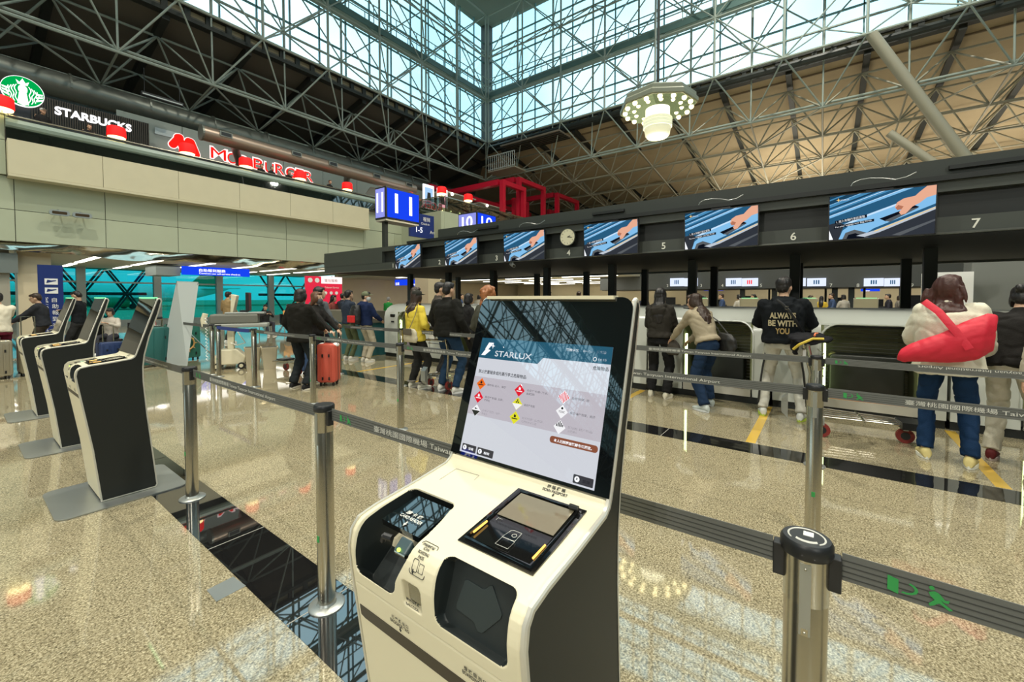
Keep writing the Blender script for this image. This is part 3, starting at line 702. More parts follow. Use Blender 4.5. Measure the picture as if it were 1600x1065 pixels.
def belt(x, ya, yb, label, flip=False, full=True, blue=False, group='printed belts of the queue lanes', txt='臺灣桃園國際機場 Taiwan Taoyuan International Airport', x2=None, y2=None):
    """belt from post at ya (left, larger y) to post at yb, seen from -x"""
    a = V((x, ya-.06, 0)); b_ = V((x if x2 is None else x2, yb+.06, 0)); d = (b_-a); L = d.length; d.normalize()
    nrm = V((-d.y, d.x, 0)); nrm = nrm if nrm.x > 0 else -nrm   # away from the viewer
    t = MB(); n = 10; sag = lambda u: -.006*math.sin(u*PI); rows = []
    for off in (0, .002):
        r0, r1 = [], []
        for i in range(n+1):
            u = i/n; p = a+d*(L*u)+nrm*off; r0.append(t.bm.verts.new(p+V((0,0,BT0+sag(u))))); r1.append(t.bm.verts.new(p+V((0,0,BT1+sag(u)))))
        rows += [r0, r1]
    A0, A1, B0, B1 = rows
    for i in range(n):
        t.face([A0[i],A0[i+1],A1[i+1],A1[i]]); t.face([B0[i+1],B0[i],B1[i],B1[i+1]]); t.face([A1[i],A1[i+1],B1[i+1],B1[i]]); t.face([A0[i+1],A0[i],B0[i],B0[i+1]])
    o = t.build('barrier_belt', M['beltblue'] if blue else M['belt'], None)
    tag(o, label, 'belt', group)
    s = MB(); Z = BT0
    for q in range(1, 5):
        z = BT0+.056*q/5; s.prism([(0,z-.0011),(L,z-.0011),(L,z+.0011),(0,z+.0011)], a-nrm*.0006+V((0,0,-.003)), d, (0,0,1), nrm, 0, .0004)
    s.build('stripes', M['beltline'], o)
    up = V((0,0,1)); off = a - nrm*.0012
    # green picture: a box, a curved arrow and a running figure
    def pic(u0, k=1):
        q = off + d*u0 + V((0,0,BT0+.008)); P = []
        g = MB(); g.prism([(0,.004),(.016,0),(.016,.028),(0,.032)], q, d, up, nrm, -.0006, 0)
        g.build('box_symbol', M['green'], o)
        g = MB(); c = [(.030+.018*math.cos(t_)-.004, .016+.012*math.sin(t_)) for t_ in np.linspace(-1.9, 1.2, 8)]; ci = [(.030+.013*math.cos(t_)-.004, .016+.009*math.sin(t_)) for t_ in np.linspace(1.2, -1.9, 8)]
        g.prism(c+ci, q, d, up, nrm, -.0006, 0).build('arrow_symbol', M['green'], o)
        fig = [(.058,.022),(.066,.026),(.072,.024),(.080,.014),(.086,.016),(.084,.010),(.078,.010),(.074,.014),(.078,.008),(.090,.000),(.086,-.003),(.072,.006),(.066,.000),(.060,-.004),(.058,.000),(.066,.010),(.060,.016)]
        g = MB().prism(fig, q, d, up, nrm, -.0006, 0).prism(circ(.062,.031,.0038,10), q, d, up, nrm, -.0006, 0).build('running_figure', M['green'], o)
    if not blue: pic(.07)
    if full:
        if not flip:
            text(txt, off+d*.33+V((0,0,BT0+.012)), d, up, M['belttext'], h=.030, width=L*.56 if 'Taiwan' in txt else None, parent=o, name='lettering', ext=.004)
        else:
            text(txt, off+d*(L*.95)+V((0,0,BT1-.012)), -d, -up, M['belttext'], h=.030, width=L*.62, parent=o, name='lettering', ext=.004)
    return o
M['beltblue'] = mat('blue webbing belt', (.02,.05,.32), .5)
YR = (9.55, 7.67, 5.77, 3.85, 1.93, .03, -1.87)
# row nearest the kiosks
ORD = ['first','second','third','fourth','fifth','sixth','seventh']
make_post((1.06,3.78,0), 'steel belt post on the dark floor strip just behind the nearest side-on kiosk')
make_post((1.07,1.925,0), 'steel belt post on the dark floor strip left of the big kiosk')
make_post((1.085,.02,0), 'closest steel belt post at bottom right with a printed black cap', cap_text=True)
make_post((1.06,5.70,0), 'steel belt post on the dark strip between the nearest and middle left kiosks')
make_post((1.06,-1.9,0), 'steel belt post past the right edge on the kiosk strip')
belt(1.06,5.70,3.78,'grey belt running behind the nearest left kiosk on the dark strip')
belt(1.065,3.78,1.925,'grey belt between the two posts standing left of the big kiosk')
belt(1.075,1.925,.02,'grey belt passing behind the big kiosk to the closest post')
belt(1.085,.02,-1.9,'close grey belt at bottom right with a green running figure')
# middle row
rn = {9.55:'beside the white machine on wheels', 7.67:'left of the black-hooded pair', 5.77:'left of the red suitcase', 3.85:'in front of the yellow sweater', 1.93:'hidden behind the big kiosk', .03:'directly behind the closest post', -1.87:'past the right edge'}
for y in YR:
    make_post((3.05,y,0), 'steel belt post of the middle lane '+rn[y])
make_post((3.08,11.73,0), 'steel belt post in front of the grey banner back')
bl = {9.55:'middle lane belt running in front of the white machine', 7.67:'middle lane belt crossing in front of the black-hooded pair', 5.77:'middle lane belt crossing the red suitcase', 3.85:'middle lane belt crossing the yellow sweater and jeans', 1.93:'middle lane belt reading International Airport across the bending woman', .03:'middle lane belt with large Chinese letters, in front of the red bag woman'}
for a, b in zip(YR, YR[1:]): belt(3.05, a, b, bl[a])
belt(3.08,11.73,9.55,'farthest grey belt of the middle lane, before the banner back', full=False)
make_post((3.05,9.22,0), 'steel belt post with a blue belt beside the white machine')
belt(3.00,9.2,7.67,'blue belt tied between two posts in front of the white machine', full=False, blue=True)
# far row
for y, l in ((7.67,'right of the red suitcase on the far strip'),(5.76,'behind the middle lane post by the yellow sweater'),(3.85,'hidden behind the man in jeans'),(1.93,'hidden behind the kiosk screen'),(.04,'beside the luggage trolley'),(-1.87,'past the right edge on the far strip')):
    make_post((4.60,y,0), 'steel belt post of the far lane '+l)
for a, b, f, l in ((7.67,5.76,0,'far lane belt in front of the man with the red and black backpack'),(5.76,3.85,0,'far lane belt crossing the beige handbag'),(3.85,1.93,0,'far lane belt behind the kiosk screen'),(1.93,.04,0,'far lane belt with Taiwan Taoyuan print below the bending woman'),(.04,-1.87,1,'far lane belt with upside-down print below the red bag')):
    belt(4.60, a, b, l, flip=bool(f))
# ============================================================ bag-drop island
M['body_w'] = mat('white enamel machine shell', (.56,.58,.52), .22, noise_amt=.03, noise_scale=2)
M['shutter'] = mat('dark olive shutter', (.12,.12,.065), .35, metal=.3)
M['innerlight'] = emis('green white strip light', (.80,1,.45), 6)
M['innerwall'] = mat('olive inner wall', (.20,.22,.10), .5)
M['orange'] = mat('orange sill', (.55,.22,.07), .5)
def make_machine(loc, label):
    """one bag-drop bay, local x = depth (0 = front), y = width 1.7, origin at front floor middle"""
    t = empty('bag_drop_machine', loc, 0, label, 'machine', 'bag drop machines in a row')
    hw = .85; oy0, oy1 = -.63, .32   # opening
    # shell outline in (depth, z): curved front top
    def shell(y0, y1, zt=None):
        pf = [(0,.10),(0,1.02),(.03,1.14),(.10,1.24),(.22,1.31),(.42,1.345),(1.0,1.36),(1.0,.10)]
        return MB().prism(pf, (0,0,0), (1,0,0), (0,0,1), (0,1,0), y0, y1)
    shell(oy1, hw-.005).build('side_pillar', M['body_w'], t, smooth=35)
    shell(-hw+.005, oy0).build('side_pillar', M['body_w'], t, smooth=35)
    # top cowl over the opening, with the rounded corners of the opening
    pf = [(.036,1.155),(.10,1.24),(.22,1.31),(.42,1.345),(1.0,1.36),(1.0,1.25),(.35,1.25),(.16,1.21),(.07,1.155)]
    c = MB().prism(pf, (0,0,0), (1,0,0), (0,0,1), (0,1,0), oy0, oy1).build('top_cowl', M['body_w'], t, smooth=35)
    for s, y in ((1, oy0), (-1, oy1)):
        arc = [(y,1.09)]+[(y+s*.20*(1-math.sin(a)), 1.09-.30*(1-math.cos(a))*1.0) for a in np.linspace(PI/2,0,1)]
        cr = [(y, 1.17),(y+s*.20, 1.17)]+[(y+s*(.20-.20*math.sin(a)), 1.17-.22*(1-math.cos(a))) for a in np.linspace(.15, PI/2, 7)]
        MB().prism(cr, (0,0,0), (0,1,0), (0,0,1), (1,0,0), .045, .09).build('corner_fillet', M['body_w'], c)
    path = [(0.0-.006,oy1+.005,.22),(-.006,oy1+.005,.96)]+[(-.006+.045*math.sin(a),oy1+.005-.20*(1-math.cos(a)),.96+.21*math.sin(a)) for a in np.linspace(.2,PI/2,6)]+[(.039,oy0+.2,1.17)]+[(-.006+.045*math.cos(a),oy0-.005+.20*(1-math.sin(a)),.96+.21*math.cos(a)) for a in np.linspace(.2,PI/2,6)]+[(-.006,oy0-.005,.22)]
    MB().path(path, .013, 6).build('opening_rim', M['body_w'], t, smooth=True)
    # inside: side walls, strip light, slatted shutter, belt
    MB().box(.02,.75,oy1-.03,oy1-.002,.16,1.15).build('inner_wall', M['innerwall'], t)
    MB().box(.02,.75,oy0+.002,oy0+.03,.16,1.15).build('inner_wall', M['innerwall'], t)
    MB().box(.06,.10,oy1-.055,oy1-.03,.25,.95).build('strip_light', M['innerlight'], t)
    b = MB()
    for k in range(19):
        z = .22+.05*k; b.box(.70,.72,oy0+.03,oy1-.03,z,z+.043).box(.690,.70,oy0+.03,oy1-.03,z+.036,z+.043)
    b.build('shutter', M['shutter'], t)
    MB().box(.0,.95,oy0,oy1,.14,.20).build('conveyor', M['dark2'], t)
    MB().box(-.01,.05,oy0+.02,oy1-.02,.10,.205).build('sill', M['cream_metal'], t)
    MB().box(.02,.06,oy0+.1,oy1-.1,.2,.21).build('warning_strip', M['orange'], t)
    MB().box(.03,.98,-hw+.01,hw-.01,0,.098).build('kick_plate', M['dark2'], t)
    p = MB().box(-.006,.01,.42,.60,.86,.98).build('ticket_printer', M['body_w'], t)
    MB().box(-.010,-.005,.44,.56,.88,.92).build('printer_slot', M['black'], p)
    d = MB().box(-.006,.01,.42,.60,1.02,1.09).build('touch_panel', M['display'], t)
    MB().box(.5,.98,oy0,oy1,1.10,1.2).build('inner_hood', M['dark2'], t)
    return t
MXF = 6.75
m0 = make_machine((MXF,-.30-.0,0), 'bag drop machine facing the trolley, left of the red bag woman')
mlab = {1:'bag drop machine between the bending woman and the gold-lettered hoodie man',2:'bag drop machine left of the woman with long black hair, behind the kiosk screen',3:'bag drop machine behind the curly-haired person',4:'bag drop machine behind the man in jeans',5:'bag drop machine behind the yellow sweater',-1:'bag drop machine at the right edge behind the red bag woman'}
for k, lb in mlab.items():
    c = copy_tree(m0); c.location = (MXF,-.30+1.72*k,0); c['label'] = lb
# island shell behind the machines
struct(boxo('wall_island_rear', M['body_w'], 11.9, 12.1, -4, 12.1, 0, 1.15))
# two check-in desks at the left end
t = empty('check_in_desk', (6.3, 10.75, 0), 0, 'teal and grey check-in desk at the left end of the bag drop row', 'desk')
MB().box(0,.7,-1.4,1.4,0,.86).build('front_panel', mat('teal desk panel', (.03,.14,.15), .4), t)
MB().box(-.08,.8,-1.45,1.45,.86,1.16).build('counter', mat('grey brown counter', (.16,.15,.11), .45), t)
# header over the island
H = empty('overhead_sign_fascia', (6.85, 4, 0), 0, 'long charcoal fascia over the bag drops carrying numbers 1 to 7', 'fascia')
def hb(name, m, x0, x1, y0, y1, z0, z1): return MB().box(x0-6.85, x1-6.85, y0-4, y1-4, z0, z1).build(name, m, H)
hb('lower_band', M['fascia'], 6.85, 7.05, -4.5, 12.2, 2.25, 2.43)
hb('recess_panel', M['dark2'], 6.93, 7.05, -4.5, 12.2, 2.43, 2.72)
hb('upper_band', M['fascia'], 6.85, 7.05, -4.5, 12.2, 2.72, 2.84)
hb('left_end_panel', M['fascia'], 6.845, 6.94, 9.35, 12.2, 2.43, 2.73)
hb('rail', M['dark2'], 6.80, 6.95, -4.5, 8.3, 2.84, 2.90)
hb('upper_fascia', mat('dark green grey fascia', (.030,.037,.031), .55), 7.05, 7.2, -4.5, 7.45, 2.80, 3.14)
hb('end_return', M['fascia'], 7.05, 12.2, 12.1, 12.2, 2.25, 2.87)
hb('roof_deck', M['dark2'], 7.05, 12.2, -4.5, 12.1, 2.62, 2.80)
hb('soffit', mat('black soffit', (.003,.004,.005), .7), 7.05, 12.1, -4.5, 12.1, 2.245, 2.27)
hb('bottom_trim', mat('dull bright trim', (.16,.17,.15), .3, metal=.6), 6.82, 6.87, -4.5, 12.2, 2.235, 2.255)
hb('rear_trim', mat('dull rear trim', (.12,.13,.12), .3, metal=.6), 12.08, 12.14, -4.5, 12.2, 2.20, 2.26)
for z0, y in ((2.93, 5.9), (2.93, 3.1), (2.95, -1.45)):
    b = hb('vent_slot', M['dark2'], 7.0, 7.06, y-.3, y+.3, 3.0, 3.045)
NUM = [(-1.346,'7'),(.345,'6'),(2.07,'5'),(3.79,'4'),(5.49,'3'),(7.19,'2'),(8.9,'1')]
for y, s in NUM:
    text(s, V((-.004, y-4, 2.285)), (0,-1,0), (0,0,1), M['numeral'], h=.105, align='C', parent=H, name='numeral', ext=.01, bold=.012)
# pale bracket cables lying on the rail
for y in (1.25, 4.6, 6.3, -.55):
    MB().path([(-.02,y-4+.25*math.cos(a)*1.2,2.91+.07*abs(math.sin(a*1.5))) for a in np.linspace(0,PI,9)], .006, 5).build('cable', M['plate'], H)
# black columns under the fascia
def column(x, y, lb, r=.055):
    t = empty('steel_column', (x,y,0), 0, lb, 'column', 'black columns carrying the fascia')
    MB().box(-r,r,-r*1.1,r*1.1,0,2.26).build('shaft', M['dark'], t, bevel=.006)
    MB().box(-r*1.5,r*1.5,-r*1.6,r*1.6,0,.02).build('foot_plate', M['dark'], t)
for y in (-1.27,.41,2.09,3.77,5.47,7.17,8.87,10.57): column(8.8, y, 'square black column in the front row behind the bag drop machines', .068)
for y in (-2.96,-1.26,.44,2.12,3.8,5.5,7.2,8.9,10.6): column(11.0, y, 'square black column in the rear row under the dark soffit', .068)

# ---- screens on the fascia
S = {}
for nme, c in (('night',(.010,.05,.10)),('b1',(.02,.10,.20)),('b2',(.06,.24,.45)),('b3',(.22,.50,.80)),('b4',(.55,.75,.95)),('g1',(.03,.035,.045)),('g2',(.10,.11,.12)),('g3',(.50,.55,.62)),('skin',(.78,.40,.27)),('skin2',(.45,.17,.10)),('w',(.9,.92,.95)),('gold',(.85,.60,.22)),('k',(.004,.006,.012))):
    S[nme] = emis('picture '+nme, c, 1.05)
def picture(par, W, Hh, P3):
    """flat picture: blue aircraft-tail stripes, grey suitcase with a hand on its handle"""
    lay = [0]
    def pl(m, pts):
        lay[0] += 1; o = .0006*lay[0]
        b = MB(); q = [P3(x, y, o) for x, y in clip(pts)]
        if len(q) >= 3: b.poly(q); b.build('picture_patch', S[m], par)
    def clip(pts):
        def cl(pts, ins, inter):
            r = []
            for i in range(len(pts)):
                a, b = pts[i-1], pts[i]
                if ins(b):
                    if not ins(a): r.append(inter(a,b))
                    r.append(b)
                elif ins(a): r.append(inter(a,b))
            return r
        for ax, v, sgn in ((0,0,1),(0,1,-1),(1,0,1),(1,1,-1)):
            def ins(p): return (p[ax]-v)*sgn >= -1e-9
            def inter(a,b): t = (v-a[ax])/(b[ax]-a[ax]); return tuple(a[i]+(b[i]-a[i])*t for i in (0,1))
            if pts: pts = cl(pts, ins, inter)
        return pts
    pl('b1', [(0,0),(1,0),(1,1),(0,1)])
    pl('night', [(0,.72),(1,1.25),(0,1.2)])
    for k, (m, y0, y1) in enumerate((('b2',.62,.70),('b4',.66,.675),('b2',.74,.80),('b3',.80,.815),('b2',.90,.93),('b4',.545,.56),('b3',.50,.545))):
        pl(m, [(0,y0),(1,y0+.62),(1,y1+.62),(0,y1)])
    pl('b3', [(.12,.30),(.30,.47),(1,.90),(1,.62),(.45,.20)])         # pale shell of the case
    pl('b4', [(.14,.33),(.32,.48),(1,.92),(1,.88),(.34,.45),(.17,.31)])
    pl('g1', [(.0,.36),(.10,.40),(.16,.33),(.12,.15),(.14,0),(.0,0)])
    pl('b3', [(.10,.0),(.14,.20),(.22,.31),(.45,.20),(.30,.0)])
    pl('g2', [(.14,.0),(.17,.14),(.26,.20),(.40,.10),(.40,.0)])
    pl('k', [(.18,.0),(.20,.09),(.27,.12),(.36,.03),(.36,0)])
    pl('g1', [(.42,.0),(.30,.06),(.45,.12),(1,.52),(1,0)])
    pl('g3', [(.28,.055),(.45,.145),(1,.56),(1,.50),(.50,.10),(.36,.02)])
    pl('gold', [(.45,.135),(1,.545),(1,.53),(.46,.12)])
    pl('g2', [(.62,.02),(1,.30),(1,.26),(.70,.0)])
    pl('w', [(0,0),(.0,.22),(.04,.02),(.04,0)])
    pl('k', [(.50,.40),(.56,.33),(.86,.58),(.82,.62)])                # handle
    pl('g2', [(.55,.35),(.80,.56),(.86,.57),(.60,.31)])
    pl('skin', [(.64,.62),(.66,.72),(.72,.79),(.82,.82),(.86,.90),(.92,1.0),(1,1.0),(1,.80),(.92,.76),(.86,.66),(.80,.60),(.74,.46),(.70,.44),(.68,.50),(.70,.56),(.66,.56)])
    pl('skin2', [(.645,.60),(.67,.66),(.72,.62),(.70,.56),(.665,.55)])
    pl('k', [(.06,.43),(.38,.52),(.38,.45),(.06,.36)])
    pl('k', [(.05,.31),(.45,.41),(.45,.35),(.05,.25)])
    F0 = P3(0,0,0); ax = (P3(1,0,0)-F0).normalized(); ay = (P3(0,1,0)-F0).normalized(); zz = (.0006*(lay[0]+1))
    d1 = (V((.32*W,0,0)).x, .09*Hh)
    sl = .28*Hh/W*1.0
    tx = (ax+ay*.16).normalized()
    text('1. 放入有輪行李託運箱', P3(.075,.375,zz), tx, ay, S['w'], h=.032*1.0, width=.29*W, parent=par, name='picture_text', ext=.0)
    text('Put your luggage into Bag Drop.', P3(.065,.265,zz), tx, ay, S['w'], h=.024, width=.37*W, parent=par, name='picture_text', ext=.0)
    st = [(.09+.028*math.cos(PI/4*i)*(1 if i%2==0 else .3)/W*.9, .90+.028*math.sin(PI/4*i)*(1 if i%2==0 else .3)/Hh*.9) for i in range(8)]
    pl('gold', st); text('STARLUX', P3(.115,.88,zz), ax, ay, S['w'], h=.014, width=.085*W, parent=par, name='picture_text', ext=.0)
SCR = [(-.04,'screen between numbers 6 and 7, nearest and largest on the fascia'),(1.70,'screen between numbers 5 and 6 on the charcoal fascia'),(3.385,'screen just right of the wall clock on the fascia'),(5.16,'screen between number 3 and the clock on the fascia'),(6.83,'screen between numbers 2 and 3 on the fascia'),(8.58,'screen right of number 1, smallest and farthest on the fascia')]
for i, (y, lb) in enumerate(SCR):
    t = empty('wall_screen', (6.70, y, 2.235), 0, lb, 'screen', 'luggage picture screens along the fascia')
    tilt = .04; W, Hh = .955, .535
    if i == 5: W = .93
    P3 = lambda x, yy, o: V((-tilt*yy-o, -x*W, yy*Hh))
    b = MB().prism([(0,0),(W,0),(W,Hh),(0,Hh)], P3(0,0,-.0), (0,-1,0), (P3(0,1,0)-P3(0,0,0)).normalized(), (1,0,0), .001, .03).build('panel', M['black'], t)
    b = MB()
    for q in ((-.012,W+.012,-.012,0),(-.012,W+.012,Hh,Hh+.012),(-.012,0,0,Hh),(W,W+.012,0,Hh)):
        b.box(-.012-tilt*((q[2]+q[3])/2)/Hh,.02,-q[1],-q[0],q[2],q[3])
    b.build('bezel', M['black'], t)
    pc = MB().poly([P3(0,0,.0002),P3(1,0,.0002),P3(1,1,.0002),P3(0,1,.0002)]).build('picture', S['night'], t)
    picture(pc, W, Hh, P3)
    MB().box(.03,.16,-.6,-.35,.15,.58).build('bracket', M['black'], t)
# wall clock
t = empty('wall_clock', (6.83, 3.785, 2.615), 0, 'round pale wall clock above number 4 on the fascia, showing quarter past two', 'clock')
cl_ = lambda n, z0, z1, r, m, p=t: MB().prism(circ(0,0,r,40), (0,0,0), (0,-1,0), (0,0,1), (-1,0,0), z0, z1).build(n, m, p)
cl_('case', -.01, .035, .158, M['steel']); f = cl_('dial', .035, .038, .145, mat('ivory dial', (.66,.64,.46), .5))
MB().path([(-.036,-.151*math.cos(a),.151*math.sin(a)) for a in np.linspace(0,2*PI,40,endpoint=False)], .008, 6, True).build('bezel', M['steel'], t, smooth=True)
for h in range(12):
    a = PI/2-h*PI/6; text(str(12 if h == 0 else h), V((-.0385,-.115*math.cos(a),.115*math.sin(a)-.011)), (0,-1,0), (0,0,1), M['ink'], h=.024, align='C', parent=f, name='hour_numeral', ext=.0, bold=.01)
for a, L, wd in ((PI/2-2.3*PI/6,.062,.006),(PI/2-2*PI*16/60,.095,.004)):
    MB().tube((-.041,0,0),(-.041,-L*math.cos(a),L*math.sin(a)), wd).build('clock_hand', M['ink'], t)
# security camera under the soffit
t = empty('security_camera', (6.75, 5.0, 2.16), 0, 'pale bullet security camera hanging under the fascia left of number 4', 'camera')
MB().tube((-.10,-.10,-.03),(.06,.09,.03),.035,n=14).build('housing', M['plate'], t, smooth=40); MB().tube((-.105,-.106,-.032),(-.10,-.10,-.03),.028).build('lens', M['glossblack'], t); MB().tube((0,0,0),(.0,.0,.085),.012).build('bracket', M['plate'], t)
# ============================================================ food gallery signs, lamps, ducts
M['sign_white'] = emis('lit white sign', (1,1,1), 1.6); M['sign_red'] = emis('lit red sign', (1,.015,.01), 1.15); M['sign_green'] = emis('lit green sign', (.0,.42,.08), 1.0)
M['sign_blue'] = emis('lit blue sign', (.01,.06,.90), 1.0); M['sign_pink'] = emis('lit pale outline', (1,.75,.72), 1.4)
M['lamp_red'] = mat('red lamp shade', (.75,.01,.01), .6, emit=(1,.01,.01), estr=.9); M['bulbwarm'] = emis('warm bulb', (1,.80,.35), 4)
M['duct'] = mat('galvanised duct', (.23,.25,.22), .38, metal=.5, noise_amt=.08, noise_scale=2); M['duct_c'] = mat('coppery duct', (.36,.28,.22), .35, metal=.6)
M['slat'] = mat('dark brown slats', (.035,.03,.02), .6); M['bluesign'] = mat('dark blue sign board', (.012,.03,.16), .4)
M['redsteel'] = mat('red painted steel', (.52,.006,.03), .38)
XA = (1,0,0); ZA = (0,0,1)
# coffee shop
t = empty('coffee_shop_fascia', (1.6,20.6,7.1), 0, 'dark slatted fascia with white illuminated lettering on the gallery at upper left', 'sign')
b = MB()
for i in range(52): x = .15+.057*i; b.box(x,x+.03,-.02,.03,.0,.98-.0*i)
b.build('slats', M['slat'], t); MB().box(-2,3.1,.03,.10,-.05,1.0).build('backing', M['black'], t)
text('STARBUCKS', V((.66,-.06,.50)), XA, ZA, M['sign_white'], h=.27, width=1.92, parent=t, name='lettering', ext=.06, bold=.028)
t = empty('round_shop_sign', (1.57,20.42,8.02), 0, 'round green and white illuminated coffee sign at the upper left corner', 'sign')
dsk = lambda r, m, n, y0, y1, p=t: MB().prism(circ(0,0,r,48), (0,0,0), XA, ZA, (0,-1,0), y0, y1).build(n, m, p)
dsk(.46, M['sign_white'], 'rim', -.08, .0); dsk(.445, M['sign_green'], 'disc', .0, .004)
def wsh(pts, k=.006, m='sign_white', n='emblem_shape'): return MB().prism(pts, (0,0,0), XA, ZA, (0,-1,0), .0, k).build(n, M[m], t)
wsh([(-.10,.20),(-.14,.33),(-.06,.27),(0,.40),(.06,.27),(.14,.33),(.10,.20)], .008)           # crown
for s in (-1, 1):
    for q in range(4):                                                                           # wavy strands
        x0 = .12+.055*q; pts = [(s*(x0+.020*math.sin(z*22+q)+.04*(1-abs(z)/.4)), z) for z in np.linspace(.18-.03*q, -.40+.055*q, 12)]
        wsh([(x-.011, z) for x, z in pts]+[(x+.011, z) for x, z in pts[::-1]], .007)
    for q in range(3): wsh([(s*.27,.02-.10*q),(s*.43,.05-.08*q),(s*.42,.0-.08*q),(s*.28,-.03-.10*q)], .0085)
wsh([(0+.10*math.cos(a), .06+.14*math.sin(a)) for a in np.linspace(0,2*PI,20)[:-1]], .009)
wsh([(-.08,-.05),(.08,-.05),(.12,-.38),(0,-.44),(-.12,-.38)], .008)
for s in (-1,1): wsh([(s*.02,.09),(s*.07,.10),(s*.07,.085)], .010, 'sign_green', 'emblem_line')
wsh([(-.03,.0),(.03,.0),(0,-.02)], .010, 'sign_green', 'emblem_line')
# burger shop
t = empty('burger_shop_sign', (6.6,20.5,7.2), 0, 'red illuminated lettering with white outlines on the gallery front', 'sign')
x = 0; tot = 4.45
letters = [('M',.0,.62,.06),('O',.60,.42,.02),('S',1.03,.36,.0),('B',1.62,.46,.03),('U',2.10,.42,-.02),('R',2.54,.46,.02),('G',3.02,.46,-.01),('E',3.50,.38,.02),('R',3.92,.44,.0)]
for ch, x, wd, dz in letters:
    text(ch, V((x,-.02,.03+dz)), XA, ZA, M['sign_pink'], h=.54, width=wd*1.08, parent=t, name='letter_outline', ext=.01, bold=.022)
    text(ch, V((x+.04,-.04,.05+dz)), XA, ZA, M['sign_red'], h=.44, width=wd*.88, parent=t, name='letter', ext=.01, bold=.0)
MB().box(-.1,4.6,.03,.09,-.22,.02).build('glow_panel', mat('red counter panel', (.45,.02,.03), .4, emit=(1,.03,.05), estr=.35), t)
t = empty('burger_shop_emblem', (5.76,20.5,7.2), 0, 'big red rounded M emblem left of the red lettering', 'sign')
for sh, m, o in ((.03,'sign_pink',0),(0,'sign_red',.02)):
    b = MB(); F = lambda pts: b.prism(pts, (0,0,0), XA, ZA, (0,-1,0), o, o+.02)
    def cap_(x0,z0,x1,z1,r):
        a = math.atan2(z1-z0,x1-x0); return [(x1+r*math.cos(a+q),z1+r*math.sin(a+q)) for q in np.linspace(-PI/2,PI/2,10)]+[(x0+r*math.cos(a+q),z0+r*math.sin(a+q)) for q in np.linspace(PI/2,3*PI/2,10)]
    for c in ((-.38,.28,-.16,.62,.13),(-.02,.18,-.20,.60,.14),(.0,.18,.14,.56,.13),(.36,.10,.20,.54,.14)): F(cap_(*c[:4],c[4]+sh))
    b.build('emblem_back' if m == 'sign_pink' else 'emblem', M[m], t)
# counters and bulkhead wall of the shops
t = empty('gallery_bulkhead', (3.8,21.2,5.75), 0, 'pale grey panelled bulkhead wall behind the gallery shops', 'wall panel')
b = MB()
for i in range(8): b.box(.1+2.0*i,.1+2.0*i+1.98,0,.05,0,2.75)
b.build('panels', mat('grey green bulkhead', (.24,.29,.26), .5), t)
MB().box(1.2,1.9,-.03,0,2.2,2.45).build('air_grille', M['plate'], t)
t = MB().box(-4,15,19.2,19.5,5.75,6.75).build('shop_counter', M['slat']); tag(t, 'dark shop counter running behind the gallery railing', 'counter')
# red shaded lamps on the railing
def red_lamp(x, y, z, lb):
    t = empty('table_lamp', (x,y,z), 0, lb, 'lamp', 'red shaded lamps along the gallery edge')
    MB().lathe([(.22,.14),(.235,.17),(.225,.42),(.19,.46),(.02,.47)], n=20).build('lamp_shade', M['lamp_red'], t, smooth=30)
    MB().lathe([(.205,.10),(.215,.14)], n=20).build('glowing_rim', M['bulbwarm'], t, smooth=True)
    MB().lathe([(.11,.0),(.10,.02),(.02,.04),(.02,.15)], n=12).build('stem', M['steel'], t)
for x, lb in ((.98,'red shaded lamp at the far left end of the gallery rail'),(3.29,'red shaded lamp in front of the white lettering of the coffee shop'),(5.12,'red shaded lamp in front of the red M emblem'),(6.97,'red shaded lamp in front of the letter S of the burger sign'),(9.05,'red shaded lamp in front of the last letters of the burger sign'),(11.25,'red shaded lamp right of the burger sign, left of the blue 11')):
    red_lamp(x, 17.95 if x > 1 else 17.70, 6.41, lb)
for x, y, lb in ((14.3,17.2,'red shaded lamp just right of the blue 11 sign'),(14.55,15.1,'red shaded lamp on the gallery corner beside the lit posters'),(16.4,15.05,'red shaded lamp below the red frames')):
    red_lamp(x, y, 6.46, lb)
# ducts
t = empty('air_duct', (8,23,9.35), 0, 'huge grey round air duct crossing high above the food gallery', 'duct')
MB().tube((-30,0,.25),(18,0,-.1),.46,n=20).build('pipe', M['duct'], t, smooth=True)
for i in range(12): MB().tube((-12+2.3*i,0,.12),(-11.94+2.3*i,0,.12),.48,n=20).build('joint_ring', M['duct'], t)
t = empty('air_duct', (5.85,18.9,7.72), 0, 'copper-tinted round duct with square outlets above the burger sign', 'duct')
MB().tube((0,0,0),(10.2,0,-.05),.27,n=20).build('pipe', M['duct_c'], t, smooth=True)
MB().tube((-.04,0,0),(.02,0,0),.29,n=20).build('end_cap', M['duct'], t)
for i, x in enumerate((.5,3.2,4.9,7.3,9.4)):
    o = MB().box(x,x+.42,-.31,-.2,-.02,.17).build('outlet', M['duct'], t); MB().box(x+.04,x+.38,-.315,-.30,.01,.14).build('outlet_grille', M['black'], o)
for x in (1.2,6.2): MB().path([(x,0,-.1),(x+.1,.5,-.15),(x+.5,1.2,-.4),(x+.7,1.6,-1.0)], .15, 12).build('branch_duct', M['duct'], t, smooth=True)
t = empty('air_duct', (17.2,24.2,8.9), 0, 'grey round duct behind the blue 11 sign', 'duct'); MB().tube((0,0,0),(6,0,-.2),.4,n=18).build('pipe', M['duct'], t, smooth=True)
t = empty('linear_light', (4.4,20.2,8.95), 0, 'dark linear lamp hung below the big grey duct', 'lamp'); MB().box(0,1.25,-.08,.08,0,.12).build('housing', M['black'], t); MB().box(.03,1.22,-.085,-.08,.02,.06).build('lens', M['plate'], t)
for x in (.1,1.15): MB().tube((x,0,.1),(x,0,1.0),.01).build('suspension_rod', M['black'], t)
